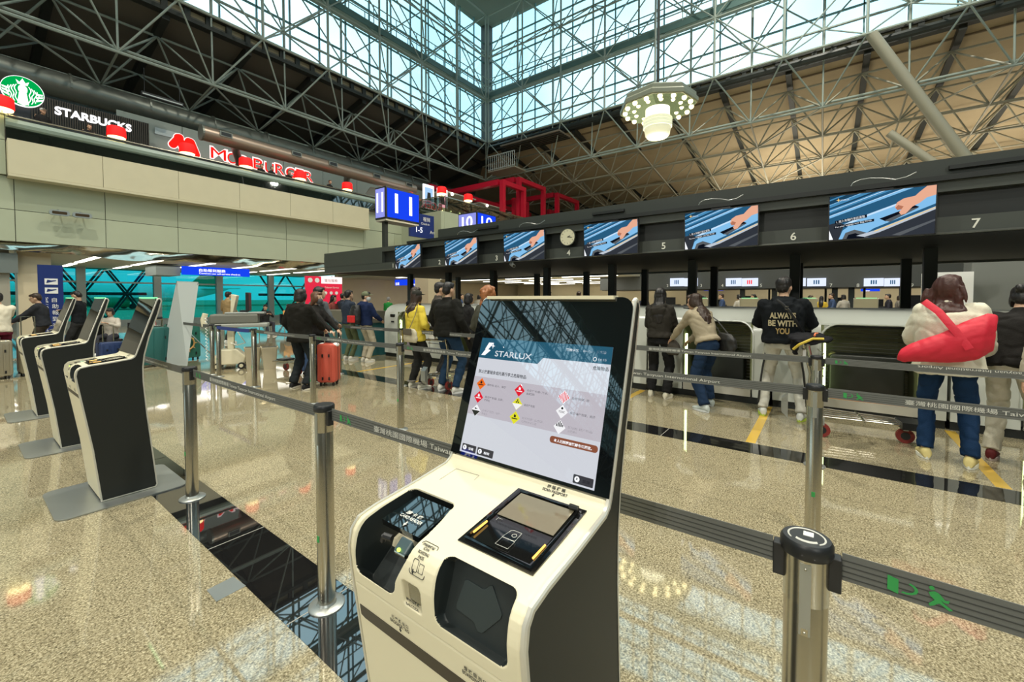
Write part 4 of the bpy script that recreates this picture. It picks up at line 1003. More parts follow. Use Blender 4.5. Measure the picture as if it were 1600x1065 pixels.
# twin wall speakers on the green wall
for x, lb in ((1.98,'left one of the two flat oval lamps on the green wall'),(2.44,'right one of the two flat oval lamps on the green wall')):
    t = empty('wall_floodlight', (x,17.75,3.95), 0, lb, 'lamp', 'pair of wall floodlights')
    MB().prism(rrect(-.21,.21,-.075,.075,.07), (0,0,0), XA, ZA, (0,-1,0), -.02, .07).build('housing', M['plate'], t); MB().prism(rrect(-.15,.15,-.04,.04,.02), (0,0,0), XA, ZA, (0,-1,0), .07, .073).build('lens', mat('brown lens', (.06,.04,.02), .2), t)
    MB().tube((0,0,.06),(0,.24,.12),.02).build('bracket', M['plate'], t)
# numbered box signs
def box_sign(loc, s, lb, w_=1.24, h_=.92, d_=.50, pole=None, rz=0):
    t = empty('counter_number_sign', loc, rz, lb, 'sign', 'blue numbered box signs')
    MB().box(0,w_,0,d_,0,h_).build('box', M['black'], t, bevel=.015)
    f = MB().box(.05,w_-.04,-.012,-.002,.05,h_-.05).build('front_face', M['sign_blue'], t)
    text(s, V((w_/2,-.016,h_*.22)), XA, ZA, M['sign_white'], h=h_*.60, width=w_*(.50 if s == '11' else .56), align='C', parent=f, name='numerals', ext=.01, bold=.0)
    f = MB().box(-.012,-.002,.05,d_-.04,.05,h_-.05).build('side_face', mat('lilac lit side', (.2,.22,.6), .4, emit=(.25,.28,.85), estr=.6), t)
    text(s, V((-.016,d_/2,h_*.22)), (0,-1,0), ZA, M['sign_white'], h=h_*.60, width=d_*.56, align='C', parent=f, name='numerals', ext=.01, bold=.01)
    MB().box(.02,w_-.02,.02,d_-.02,-.05,-.001).build('underside', M['cream_metal'], t)
    if pole: MB().box(.10,.22,.2,.32,-pole,-.05).build('pole', M['dark'], t)
    return t
box_sign((7.46,10.0,3.76), '11', 'blue lit box sign reading 11 on a dark pole above the fascia', pole=.96)
box_sign((13.62,12.0,4.40), '10', 'blue lit box sign reading 10 rising behind the fascia', 1.3, .82, 1.1, pole=1.9)
box_sign((-19,16.5,3.2), '12', 'blue lit box sign reading 12, mirrored in the kiosk screen', 1.6, 1.1, 1.6)
t = empty('direction_sign', (12.42,14.9,4.28), 0, 'dark blue hanging sign reading 1-5 beside the blue 11', 'sign')
MB().box(0,1.42,0,.12,0,1.08).build('board', M['bluesign'], t); text('1-5', V((.33,-.01,.22)), XA, ZA, M['sign_white'], h=.24, parent=t, ext=.01); text('報到', V((.75,-.01,.78)), XA, ZA, M['white'], h=.20, parent=t, ext=.01); text('Check-in', V((.62,-.01,.60)), XA, ZA, M['white'], h=.10, parent=t, ext=.01); text('Arr', V((1.16,-.01,.24)), XA, ZA, M['white'], h=.14, parent=t, ext=.01); MB().prism([(.12,.8),(.2,.9),(.28,.8),(.22,.8),(.22,.65),(.18,.65),(.18,.8)], (0,-.01,0), XA, ZA, (0,-1,0), 0, .005).build('arrow_symbol', M['white'], t)
t = empty('direction_sign', (6.55,24.0,2.60), 0, 'long bright blue sign under the gallery with white self check-in lettering', 'sign')
MB().box(0,2.85,0,.15,0,.40).build('board', M['sign_blue'], t); MB().box(-.9,-.0,.3,2.0,-.05,.40).build('housing', M['greywall'], t)
text('自助報到服務', V((.65,-.01,.17)), XA, ZA, M['sign_white'], h=.15, width=1.1, parent=t, ext=.02); text('Common-use self-service check-in', V((.65,-.01,.05)), XA, ZA, M['sign_white'], h=.08, width=1.75, parent=t, ext=.02)
# strip lights below the gallery
for i, x in enumerate((1.55,3.4,5.25,7.1,8.95,10.85,12.75)):
    for y0, y1 in ((21.9,26.1),(26.9,29.7)):
        t = empty('strip_light', (x,y0,3.06), 0, 'long fluorescent strip lamp on the ceiling below the gallery', 'lamp', 'strip lamps below the gallery')
        MB().box(-.10,.10,0,y1-y0,-.03,0).build('diffuser', M['strip'], t); MB().box(-.13,.13,-.02,y1-y0+.02,-.01,.005).build('housing', M['white'], t)
for i in range(9):
    for y in (13.2, 17.7, 22.2):
        x = 17.5+2.9*i; t = empty('strip_light', (x,y-3.5,2.85), 0, 'bright strip lamp on the low ceiling seen between the black columns', 'lamp', 'strip lamps seen between the columns')
        MB().box(-.14,.14,0,3.6,-.04,0).build('diffuser', M['strip'], t); MB().box(-.17,.17,-.02,3.62,-.015,.005).build('housing', M['white'], t)
area((7,24,2.95), 10, 5, 260, NEUT); area((24,15,2.78), 12, 8, 900, NEUT); area((-6,24,2.95), 10, 5, 120, NEUT)
# red frames on the far corner of the gallery
def portal(x0, x1, y, z1, lb, z0=5.75, r=.13):
    t = empty('red_frame', (x0,y,z0), 0, lb, 'frame', 'red steel frames on the far gallery')
    h = z1-z0
    for x in (0, x1-x0): MB().box(x-r,x+r,-r,r,0,h).build('post', M['redsteel'], t)
    MB().box(-r,x1-x0+r,-r,r,h,h+2*r).build('top_beam', M['redsteel'], t)
    return t
portal(19.85,22.0,15.45,8.25,'front red gateway frame at the left end of the red frames')
portal(22.0,24.9,15.8,8.95,'tallest red gateway frame, second from the left')
portal(23.4,24.9,17.2,8.1,'low red gateway frame standing behind the tallest one')
portal(26.2,29.2,15.45,8.75,'right red gateway frame, farther along the gallery')
portal(27.6,29.1,17.0,8.0,'smallest red gateway frame at the right end')
for x, y0, y1, z, lb in ((19.85,15.7,23.0,8.35,'lowest long red beam running back from the front red frame'),(22.0,16.1,22.5,9.05,'long red beam running back from the tallest red frame'),(26.2,15.7,24,8.85,'long red beam running back from the right red frame')):
    t = tag(MB().box(x-.15,x+.15,y0,y1,z-.1,z+.22).build('red_beam', M['redsteel']), lb, 'beam')
for x0, x1, y, z, lb in ((18.6,20.3,20.5,8.55,'short red beam behind the lit posters'),(20.2,28,19.0,8.0,'red cross beam behind the frames'),(20.2,28,22.0,7.6,'rear red cross beam low behind the frames')):
    t = empty('red_beam', (x0,y,z), 0, lb, 'beam'); MB().box(0,x1-x0,-.13,.13,0,.28).build('beam', M['redsteel'], t)
    for x in (.1, x1-x0-.3): MB().box(x,x+.26,-.12,.12,-z+5.75,0).build('post', M['redsteel'], t)
t = empty('ceiling_raft', (17,17,7.6), 0, 'pale floating ceiling panels with spot lamps inside the red frames', 'ceiling panel')
for x, y in ((0,.5),(3.5,.8),(7.2,1.2),(10.8,1.0)):
    c = MB().box(x,x+2.8,y,y+1.6,0,.06).build('panel', mat('pale raft panel', (.5,.5,.44), .6), t); MB().ball((x+.6,y-.1,-.08), .09).build('spot_lamp', M['strip'], c)
for x, lb, m in ((14.9,'blue and white lit poster between two red lamps on the gallery','sign_blue'),(15.9,'red and white lit poster right of the blue one on the gallery','sign_red')):
    t = empty('lit_poster', (x,16.8,6.3), 0, lb, 'poster'); MB().box(0,.72,0,.08,0,1.15).build('frame', M['sign_white'], t); MB().box(.08,.64,-.006,0,.10,1.0).build('picture', mat('pale poster '+m, (.2,.3,.5), .4, emit=((.35,.6,.9) if m == 'sign_blue' else (.9,.25,.2)), estr=.7), t); MB().prism([(.2,.3),(.52,.3),(.46,.75),(.26,.75)], (0,-.008,0), XA, ZA, (0,-1,0), 0, .004).build('figure', M['ink'], t)
t = MB().box(14.7,30,16.3,16.6,5.75,6.3).build('gallery_planter', mat('green planter', (.22,.25,.13), .8, noise_amt=.5, noise_scale=8)); tag(t, 'mottled green planter wall behind the corner gallery railing', 'planter')
b = MB()
for i in range(44): b.ball((14.75+.2*i+.05*math.sin(i*5), 15.3+.25*math.sin(i*2.2), 5.83), .045, n=6, m=4)
tag(b.build('fairy_lights', M['bulbwarm']), 'warm string of tiny lights at the foot of the corner railing', 'lights', kind='stuff')
t = empty('wooden_kiosk', (15.6,19.7,5.75), 0, 'light wooden booth top behind the blue 11 sign', 'booth'); MB().box(0,2.6,0,1.2,0,1.75).build('cabin', mat('slatted wood', (.42,.29,.15), .6, noise_amt=.15, noise_scale=6), t); MB().box(-.9,-.1,0,.5,.5,1.45).build('menu_box', M['sign_pink'], t)
# ventilation hoods: two tilted pale plates near the duct end
for z, lb in ((7.65,'upper pale tilted acoustic plate near the end of the copper duct'),(7.0,'lower pale tilted acoustic plate near the end of the copper duct')):
    t = MB().prism([(0,0),(.75,.05),(1.0,.45),(.3,.42)], (13.3,19.5,z), XA, ZA, (0,1,0), 0, .05).build('acoustic_plate', mat('pale plate', (.42,.43,.38), .6)); tag(t, lb, 'panel')
# ============================================================ space-frame trusses, catwalk, chandelier
EYE = V((0,0,1.5))
def truss(name, label, chords, webs, m, group='tubular roof trusses', rc=.058, rw=.036):
    t = empty(name, (0,0,0), 0, label, 'truss', group)
    allc = chords[:]
    near = sorted(chords, key=lambda c: -((V(c[1])-V(c[0])).length/(((V(c[0])+V(c[1]))/2-EYE).length+1)))
    for a, b in near[:100]: MB().tube(a, b, rc, n=7).build('chord', m, t, smooth=True)
    if near[100:]:
        q = MB()
        for a, b in near[100:]: q.tube(a, b, rc, n=5)
        tag(q.build('chord_tubes', m, t), kind='stuff')
    vis = sorted(webs, key=lambda c: ((V(c[0])+V(c[1]))/2-EYE).length if (V(c[0])+V(c[1])).x > 0 else 99)
    for a, b in vis[:100]: MB().tube(a, b, rw, n=6).build('brace', m, t, smooth=True)
    if vis[100:]:
        q = MB()
        for a, b in vis[100:]: q.tube(a, b, rw, n=5)
        tag(q.build('brace_tubes', m, t), kind='stuff')
    return t
def wall_frame(axis, name, label, mtl, n0, n1, s=1):
    """two-layer space frame standing in front of a skylight wall"""
    P = 2.88
    if axis == 'L': I = lambda k, z: (5.24+P*k, 19.0*s, z); O = lambda k, z: (5.24+P*(k+.5), 20.25*s, z); Lw = lambda k: (3.8+P*k, 20.2*s, 10.2)
    else: I = lambda k, z: (22.7, 4.52+P*k, z); O = lambda k, z: (24.15, 4.52+P*(k+.5), z); Lw = lambda k: (24.0, 3.08+P*k, 10.2)
    zi = (12.3, 15.18, 18.06, 20.94); zo = (13.74, 16.62, 19.5)
    ch, wb = [], []
    for z in zi: ch.append((I(n0,z), I(n1,z)))
    for z in zo: ch.append((O(n0,z), O(n1,z)))
    ch.append((Lw(n0), Lw(n1+1))); a, b = Lw(n0), Lw(n1+1); ch.append(((a[0]+(.35 if axis == 'R' else 0), a[1]+(.35*s if axis == 'L' else 0), a[2]+.28), (b[0]+(.35 if axis == 'R' else 0), b[1]+(.35*s if axis == 'L' else 0), b[2]+.28)))
    for k in range(n0, n1+1):
        ch.append((I(k,12.3), I(k,20.94)))
        wb.append((I(k,12.3), Lw(k))); wb.append((I(k,12.3), Lw(k+1)))
        if k < n1:
            ch.append((O(k,13.0), O(k,21.2)))
            for i, z in enumerate(zo):
                for kk in (k, k+1):
                    wb.append((O(k,z), I(kk,zi[i])))
                    if (k+i) % 2: wb.append((O(k,z), I(kk,zi[i+1])))
            for i in range(3):
                if (k+i) % 2: wb.append((I(k,zi[i]), I(k+1,zi[i+1])))
                else: wb.append((I(k+1,zi[i]), I(k,zi[i+1])))
            for i in range(2):
                wb.append((O(k,zo[i]), O(k+1,zo[i+1]))); wb.append((O(k+1,zo[i]), O(k,zo[i+1])))
            wb.append((O(k,13.0), Lw(k+1)))
    return truss(name, label, ch, wb, mtl)
wall_frame('L', 'roof_truss', 'pale green tube truss standing against the left skylight wall', M['tube'], -19, 6)
wall_frame('R', 'roof_truss', 'pale green tube truss standing against the right skylight wall, behind the chandelier', M['tube'], -9, 5)
wall_frame('L', 'roof_truss', 'tube truss of the skylight wall behind the viewer', M['tube'], -19, 6, -1)
def slope_frame(axis, name, label, mtl, n0, n1, rows):
    P = 2.88; ch, wb = [], []
    if axis == 'R':
        T = lambda k, j: (25.45+P*j, 4.52+P*k, 12.0-.134*P*j-.15); B = lambda k, j: (24.0+P*j, 3.08+P*k, 10.2-.134*P*j)
    else:
        T = lambda k, j: (5.24+P*k, 21.6+P*j, 12.05-.2*P*j-.1); B = lambda k, j: (3.8+P*k, 20.2+P*j, 10.2-.1*P*j)
    for j in range(rows):
        ch.append((T(n0,j), T(n1,j)))
        if j: ch.append((B(n0,j), B(n1,j)))
        for k in range(n0, n1):
            for kk, jj in ((k,j),(k+1,j),(k,j+1),(k+1,j+1)):
                if jj < rows: wb.append((T(k,j), B(kk,jj)))
            if j+1 < rows: wb.append((B(k,j), B(k,j+1)))
            if j+1 < rows and (k+j) % 2: wb.append((B(k,j), B(k+1,j+1)))
    return truss(name, label, ch, wb, mtl, rc=.05, rw=.04)
slope_frame('R', 'roof_truss', 'beige tube lattice hanging below the tan roof slope', M['tubew'], -9, 6, 7)
slope_frame('L', 'roof_truss', 'grey tube lattice below the dark roof slope over the food gallery', M['tube'], -6, 6, 2)
b = MB().tube((22.7,-1.36,12.25),(23.9,-4.4,6.9),.20,n=14).build('raking_strut', M['tubew'], smooth=True); tag(b, 'thick inclined round strut at upper right, running down behind the fascia', 'strut')
b = MB().tube((24,-2.1,8.5),(24.1,-3.5,7.0),.16,n=12).build('raking_strut', M['tubew'], smooth=True); tag(b, 'shorter inclined round strut left of the thick one at upper right', 'strut')
# glazing bars on the skylight
b = MB()
y = YL
while y > -30: b.box(XR-.06,XR+.04,y-.03,y+.03,ZB,ZT); y -= 1.44
x = XR
while x > -54: b.box(x-.03,x+.03,YL-.06,YL+.04,ZB,ZT).box(x-.03,x+.03,-YL-.04,-YL+.06,ZB,ZT); x -= 1.44
for z in (14.4,15.9,17.3,18.8,20.2): b.box(XR-.06,XR+.04,-30,YL,z-.03,z+.03).box(-54,XR,YL-.06,YL+.04,z-.03,z+.03).box(-54,XR,-YL-.04,-YL+.06,z-.03,z+.03)
struct(b.build('trim_27', mat('blue green glazing bar', (.14,.28,.30), .5)))
# catwalk along both skylight walls
def catwalk(axis, lb):
    t = empty('catwalk', (0,0,15.75), 0, lb, 'catwalk', 'catwalks in front of the skylights')
    if axis == 'L': Q = lambda u, v: (u, 19.9-v); L0, L1 = -50, 23.7
    else: Q = lambda u, v: (23.7-v, u); L0, L1 = -28, 19.05
    def bx(u0,u1,v0,v1,z0,z1,m=None):
        a = Q(u0,v0); b = Q(u1,v1); return MB().box(min(a[0],b[0]),max(a[0],b[0]),min(a[1],b[1]),max(a[1],b[1]),z0,z1)
    bx(L0,L1,0,.75,-.1,0).build('deck', M['tube'], t); bx(L0,L1,.75,.8,-.25,.05).build('edge_beam', mat('teal edge beam', (.09,.17,.16), .5), t)
    r = MB()
    for z in (.5, 1.0): 
        for v in (0, .78):
            a = Q(L0,v); b = Q(L1,v); r.tube((a[0],a[1],z),(b[0],b[1],z),.03,n=5)
    r.build('handrail', M['tube'], t)
    u = L1; n_ = 0; rest = MB()
    while u > L0:
        for v in (0,.78):
            a = Q(u,v)
            if n_ < 96: MB().tube((a[0],a[1],0),(a[0],a[1],1.0),.025,n=5).build('railing_post', M['tube'], t)
            else: rest.tube((a[0],a[1],0),(a[0],a[1],1.0),.025,n=5)
            n_ += 1
        u -= 1.44
    if n_ > 96: tag(rest.build('railing_posts', M['tube'], t), kind='stuff')
    else: rest.bm.free()
catwalk('L', 'catwalk with railings crossing the left skylight'); catwalk('R', 'catwalk with railings crossing the right skylight')
t = empty('maintenance_platform', (22.6,16.6,10.2), 0, 'small platform with white bar railing in the corner below the skylight', 'platform')
MB().box(0,1.4,0,2.3,0,.08).build('deck', M['tubew'], t)
b = MB()
for i in range(14): b.tube((0,.17*i,.08),(0,.17*i,1.05),.02,n=5)
b.tube((0,0,1.07),(0,2.3,1.07),.03).tube((0,0,.15),(0,2.3,.15),.025).build('railing', mat('pale railing', (.55,.62,.60), .5), t)
t = empty('roof_hatch_panel', (22.6,13.2,11.75), 0, 'ribbed brown platform panel below the right skylight beside the corner', 'panel')
MB().box(0,1.5,0,4.6,0,.1).build('panel', mat('ribbed brown metal', (.17,.14,.10), .6), t)
for i in range(6): MB().box(.1+.25*i,.16+.25*i,0,4.6,-.06,0).build('rib', M['rafter'], t)
# chandelier
t = empty('chandelier', (13.28,4.24,7.35), math.radians(10), 'octagonal chandelier with rings of warm bulbs hanging on a long rod', 'chandelier')
M['champ'] = mat('chandelier housing', (.20,.22,.16), .45); M['champ2'] = mat('lit ribbed housing', (.62,.66,.40), .4, emit=(.75,.85,.45), estr=.45)
def octa(prof, n, m, N=8, sm=False): return MB().lathe(prof, n=N).build(n, m, t, smooth=sm)
octa([(1.12,.0),(1.16,.03),(1.16,.14),(1.10,.20),(1.10,.30),(1.02,.36),(.5,.42),(.05,.46)], 'housing', M['champ'])
octa([(1.10,.0),(.86,.03),(.84,.08),(.62,.05),(.60,.12),(.40,.12)][::-1], 'reflector', M['champ2'])
rg = MB()
octa([(.36,.12),(.36,-.28)], 'drum', mat('glowing drum', (.8,.8,.6), .5, emit=(1,.98,.72), estr=1.9), 24, True)
for z0 in (-.30,-.40,-.50): octa([(.42,z0),(.43,z0-.01),(.43,z0-.075),(.42,z0-.085),(.37,z0-.09)], 'drum_ring', mat('frosted ring', (.7,.72,.58), .4, emit=(.9,.92,.65), estr=.55), 24)
octa([(.40,-.58),(.36,-.80),(.30,-.86),(.12,-.87),(.10,-.83),(.01,-.83)], 'finial', mat('frosted ring end', (.6,.6,.48), .4, emit=(.9,.9,.6), estr=.45), 24, True)
MB().tube((0,0,.44),(0,0,14.1),.045,n=8).build('rod', M['dark'], t); MB().lathe([(.12,.40),(.14,.52),(.05,.62)], n=12).build('rod_collar', M['dark'], t)
bm_ = emis('warm chandelier bulb', (1,.84,.42), 6)
for n_, r_, z_, s_ in ((16,.97,-.03,.072),(12,.70,.0,.062)):
    for i in range(n_): a = 2*PI*(i+.5)/n_; MB().ball((r_*math.cos(a),r_*math.sin(a),z_), s_, n=10, m=6).build('bulb', bm_, t, smooth=True)
pl_ = bpy.data.lights.new('chandelier_light', 'POINT'); pl_.energy = 350; pl_.color = (1,.85,.55); pl_.shadow_soft_size = .5
po_ = bpy.data.objects.new('chandelier_light', pl_); po_.location = (13.28,4.24,6.2); COL.objects.link(po_)
# ============================================================ people
def remesh(mb, voxel, smooth=2, noise_amp=0.0, seed=0, name='m', strands=False):
    """joins the overlapping lofts of a body or a garment into one continuous skin"""
    bmesh.ops.recalc_face_normals(mb.bm, faces=mb.bm.faces)
    me = bpy.data.meshes.new(name); mb.bm.to_mesh(me); mb.bm.free()
    o = bpy.data.objects.new('tmp', me); COL.objects.link(o)
    r = o.modifiers.new('r', 'REMESH'); r.mode = 'VOXEL'; r.voxel_size = voxel; r.use_smooth_shade = True
    if smooth: s = o.modifiers.new('s', 'SMOOTH'); s.factor = .5; s.iterations = smooth
    bpy.context.view_layer.update()
    m2 = bpy.data.meshes.new_from_object(o.evaluated_get(bpy.context.evaluated_depsgraph_get()))
    bpy.data.objects.remove(o); bpy.data.meshes.remove(me); m2.name = name
    if noise_amp:
        n = len(m2.vertices); co = np.zeros(n*3); m2.vertices.foreach_get('co', co); no = np.zeros(n*3); m2.vertex_normals.foreach_get('vector', no)
        co = co.reshape(-1,3); no = no.reshape(-1,3); d = np.zeros(n)
        for i in range(n):
            p = co[i]
            if strands: d[i] = .6*noise.noise(V((p[0]*45+seed, p[1]*45, p[2]*5)))+.6*noise.noise(V((p[0]*16, p[1]*16+seed, p[2]*6)))
            else: d[i] = noise.noise(V((p[0]*9+seed, p[1]*9, p[2]*4.5+seed)))+.5*noise.noise(V((p[0]*22, p[1]*22+seed, p[2]*12)))-.7*max(0, .22-abs(noise.noise(V((p[0]*6+seed, p[1]*6, p[2]*9)))))/.22
        co += no*(d*noise_amp)[:,None]; m2.vertices.foreach_set('co', co.ravel()); m2.update()
    m2.polygons.foreach_set('use_smooth', [True]*len(m2.polygons))
    return m2
_mc = {}
def cm(kind, col, **k):
    key = (kind, col)
    if key not in _mc: _mc[key] = mat(kind+' %d' % len(_mc), col, k.get('rough', .85), spec=.15, noise_amt=k.get('na', .12), noise_scale=k.get('ns', 14), bump=k.get('bump', .25), bump_scale=k.get('bs', 90))
    return _mc[key]
SKIN = mat('skin', (.60,.37,.24), .55); HAIR = {k: mat(k+' hair', c, .42, noise_amt=.4, noise_scale=50, bump=.3, bump_scale=120) for k, c in dict(black=(.012,.010,.009), darkbrown=(.035,.018,.010), brown=(.12,.05,.022), auburn=(.055,.018,.012), grey=(.22,.22,.21), ginger=(.30,.11,.035)).items()}
LIPS = mat('lips', (.45,.16,.13), .5); EYEM = mat('eye', (.02,.015,.012), .2)
def ik(a, b, l1, l2, pole):
    d = b-a; L = min(d.length, (l1+l2)*.999); u = d.normalized(); x = (l1*l1-l2*l2+L*L)/(2*L); h = math.sqrt(max(l1*l1-x*x, 0))
    p = (pole-u*pole.dot(u)).normalized(); return a+u*x+p*h, a+u*L
def limb(mb, pts, rs, n=12, flat=False):
    """rounded tapering limb"""
    P = []; R = []
    for i in range(len(pts)-1):
        for t in (0, .25, .5, .75):
            P.append(pts[i].lerp(pts[i+1], t)); R.append(rs[i]*(1-t)+rs[i+1]*t)
    P.append(pts[-1]); R.append(rs[-1])
    d0 = (P[0]-P[1]).normalized(); d1 = (P[-1]-P[-2]).normalized()
    e1, e2 = (.04, .06) if flat else (.45, .8)
    P = [P[0]+d0*R[0]*.8, P[0]+d0*R[0]*.45]+P+[P[-1]+d1*R[-1]*e1, P[-1]+d1*R[-1]*e2]; R = [R[0]*.35, R[0]*.85]+R+[R[-1]*.9, R[-1]*.5]
    mb.path(P, R, n)
def person(loc, rz, label, H=1.68, lean=0, side=0, hands=None, legs=None, head_yaw=0, head_pitch=0, top=(.02,.02,.02), bottom=(.03,.03,.035), shoes=(.7,.7,.65), sole=None,
           hair='black', style='short', bulk=1.0, top_len=.88, loose=1.0, wide_leg=1.0, hood=False, mask=None, glasses=False, cap=None, sit=False, skirt=None, sleeve=1.0, vox=.016, seed=0, coat=None, female=False, cuff=None, group=None, collar=True):
    k = H/1.70; R = MB; t = empty('person', loc, rz, label, 'person', group)
    hip = V((0, 0, .92*k)); 
    if sit: hip = V((0, -.05, .50))
    Rl = Matrix.Rotation(-lean, 3, 'X') @ Matrix.Rotation(side, 3, 'Y')
    U = lambda x, y, z: hip + Rl@V((x*k, y*k, (z-.92)*k))        # upper-body point given in upright coordinates
    D = lambda x, y, z: Rl@V((x,y,z))
    sw = (.175 if not female else .158)*bulk
    neck = U(0,-.015,1.42); hc = U(0,.0,1.42)+ (D(0,.02,.0)) + V((0,.012,.155*k)).lerp(D(0,.012,.155*k), .5)
    Hm = Matrix.Rotation(head_yaw, 3, 'Z') @ Matrix.Rotation(-(lean*.5)+head_pitch, 3, 'X')
    hp = lambda x, y, z: hc + Hm@(V((x,y,z))*k)
    hs = [-1, 1]; dflt = [(-.24,.08,.82),(.24,.08,.82)]
    hands = hands or dflt
    sh, el, wr = [], [], []
    for s, h in zip(hs, hands):
        a = U(s*sw,-.01,1.375); tgt = V((h[0]*k,h[1]*k,h[2]*k)) if len(h) == 3 else None
        if sit: pass
        e, w_ = ik(a, tgt, .285*k, .255*k, V((s*.55,-.8,-.25))); sh.append(a); el.append(e); wr.append(w_)
    fx = legs or [(-.10,.0),(.10,.0)]
    hj, kn, an = [], [], []
    for s, f in zip(hs, fx):
        a = hip + V((s*.088*k*bulk,0,-.04*k)); f3 = V((f[0], f[1], .085*k + (f[2] if len(f) > 2 else 0)))
        kk, aa = ik(a, f3, .43*k, .43*k, V((s*.12,1,0))); hj.append(a); kn.append(kk); an.append(aa)
    fdir = [Matrix.Rotation((f[3] if len(f) > 3 else -s*.18), 3, 'Z') @ V((0,1,0)) for s, f in zip(hs, fx)]
    # ---- body: one continuous surface
    b = MB()
    hb_ = [(-.112,.03,.018,.02),(-.100,.036,.036,.040),(-.075,.028,.052,.062),(-.045,.014,.064,.078),(-.01,.004,.071,.088),(.03,-.004,.074,.092),(.065,-.008,.069,.086),(.095,-.010,.052,.066),(.112,-.010,.026,.034)]
    b.skin([b.ring(hp(0,y,z), Hm@V((rx*k,0,0)), Hm@V((0,ry*k,0)), 18) for z, y, rx, ry in hb_])
    b.ball(hp(0,.098,-.025), .013*k, .020*k, .022*k, rot=Hm); b.ball(hp(0,.088,-.064), .024*k, .012*k, .012*k, rot=Hm); b.ball(hp(0,.068,-.095), .026*k, .022*k, .018*k, rot=Hm)
    for s in hs: b.ball(hp(s*.074,-.008,-.015), .012*k, .020*k, .032*k, rot=Hm)
    limb(b, [U(0,-.02,1.36), neck, hp(0,-.012,-.07)], [.062*k,.053*k,.050*k])
    b.loft([(U(0,0,.90),D(.11*k*bulk,0,0),D(0,.075*k,0)),(U(0,0,1.0),D(.105*k*bulk,0,0),D(0,.07*k,0)),(U(0,0,1.15),D(.10*k*bulk,0,0),D(0,.07*k,0)),(U(0,0,1.28),D(.125*k*bulk,0,0),D(0,.08*k,0)),(U(0,-.01,1.38),D(.11*k*bulk,0,0),D(0,.06*k,0)),(U(0,-.015,1.42),D(.06*k,0,0),D(0,.05*k,0))], 16)
    for i in (0, 1):
        limb(b, [sh[i], el[i], wr[i]], [.036*k*bulk, .030*k, .026*k])
        limb(b, [hj[i], kn[i], an[i]], [.060*k*bulk, .038*k, .032*k])
        # hand: palm, four fingers of unequal length, thumb from the side
        d = (wr[i]-el[i]).normalized(); s = hs[i]; sd = d.cross(V((0,0,1))); sd = sd.normalized() if sd.length > .1 else V((1,0,0)); up_ = sd.cross(d).normalized()
        if d.z < -.75: sd = Matrix.Rotation(rz*0, 3, 'Z') @ V((0,1,0)); sd = (sd-d*sd.dot(d)).normalized(); up_ = V((s,0,0)); up_ = (up_-d*up_.dot(d)).normalized()
        pc = wr[i]+d*.045*k
        b.loft([(wr[i],sd*.024*k,up_*.018*k),(pc,sd*.038*k,up_*.015*k),(pc+d*.035*k,sd*.038*k,up_*.013*k)], 10)
        for q, ln in enumerate((.062,.072,.068,.054)):
            o = pc+d*.03*k+sd*(.028-.019*q)*k; limb(b, [o, o+d*ln*.55*k-up_*.008*k, o+d*ln*.85*k-up_*.030*k], [.0095*k,.0085*k,.007*k], 7)
        limb(b, [wr[i]+d*.02*k+sd*.024*k, pc+sd*.052*k-up_*.012*k, pc+sd*.058*k+d*.026*k-up_*.02*k], [.012*k,.010*k,.008*k], 7)
    me = remesh(b, min(vox*.62, .011), 1, name='body'); me.materials.append(SKIN); body = link('body', me, t)
    for s in hs: MB().ball(hp(s*.028,.079,.004), .011*k, .008*k, .006*k, rot=Hm).build('eye', EYEM, body)
    if glasses:
        g = MB()
        for s in hs: g.path([hp(s*.032+.021*math.cos(a),.098,.004+.016*math.sin(a)) for a in np.linspace(0,2*PI,12,endpoint=False)], .002, 5, True).tube(hp(s*.052,.097,.006), hp(s*.078,.0,.006), .002)
        g.tube(hp(-.011,.1,.006), hp(.011,.1,.006), .002).build('glasses', M['ink'], t)
    if mask:
        q = MB(); q.skin([q.ring(hp(0,y,z), Hm@V((rx*k,0,0)), Hm@V((0,ry*k,0)), 16) for z, y, rx, ry in ((-.118,.040,.030,.030),(-.095,.042,.052,.056),(-.06,.038,.066,.072),(-.025,.030,.066,.080),(-.012,.040,.05,.065))]).build('face_mask', cm('mask', mask), t, smooth=True)
    # ---- hair
    hr = MB(); hm = HAIR[hair]
    if style != 'none':
        fr = -.012 if style == 'short' else -.006
        hr.ball(hp(0,-.020,.038), .082*k, .096*k, .088*k, 18, 10, Hm); hr.ball(hp(0,-.055,-.005), .072*k, .060*k, .075*k, 16, 8, Hm)
        hr.ball(hp(0,.045,.078), .060*k, .050*k, .036*k, 14, 8, Hm)
        if style in ('bob','long','curly','bun'):
            for s in hs: hr.ball(hp(s*.066,.0,-.015), .026*k, .062*k, .075*k, 12, 8, Hm)
        if style == 'bob': hr.loft([(hp(0,-.03,.02),Hm@V((.085*k,0,0)),Hm@V((0,.075*k,0))),(hp(0,-.045,-.05),Hm@V((.088*k,0,0)),Hm@V((0,.07*k,0))),(hp(0,-.05,-.10),Hm@V((.080*k,0,0)),Hm@V((0,.055*k,0)))], 16)
        if style == 'long':
            ht = Hm@V((.084*k,0,0)); a0 = hp(0,-.035,0)
            hr.loft([(a0,ht,Hm@V((0,.07*k,0))),(hp(0,-.06,-.10),ht*1.02,Hm@V((0,.062*k,0))),(U(0,-.10,1.38),D(.10*k,0,0),D(0,.05*k,0)),(U(0,-.125,1.26),D(.095*k,0,0),D(0,.035*k,0)),(U(0,-.125,1.15),D(.06*k,0,0),D(0,.02*k,0))], 16)
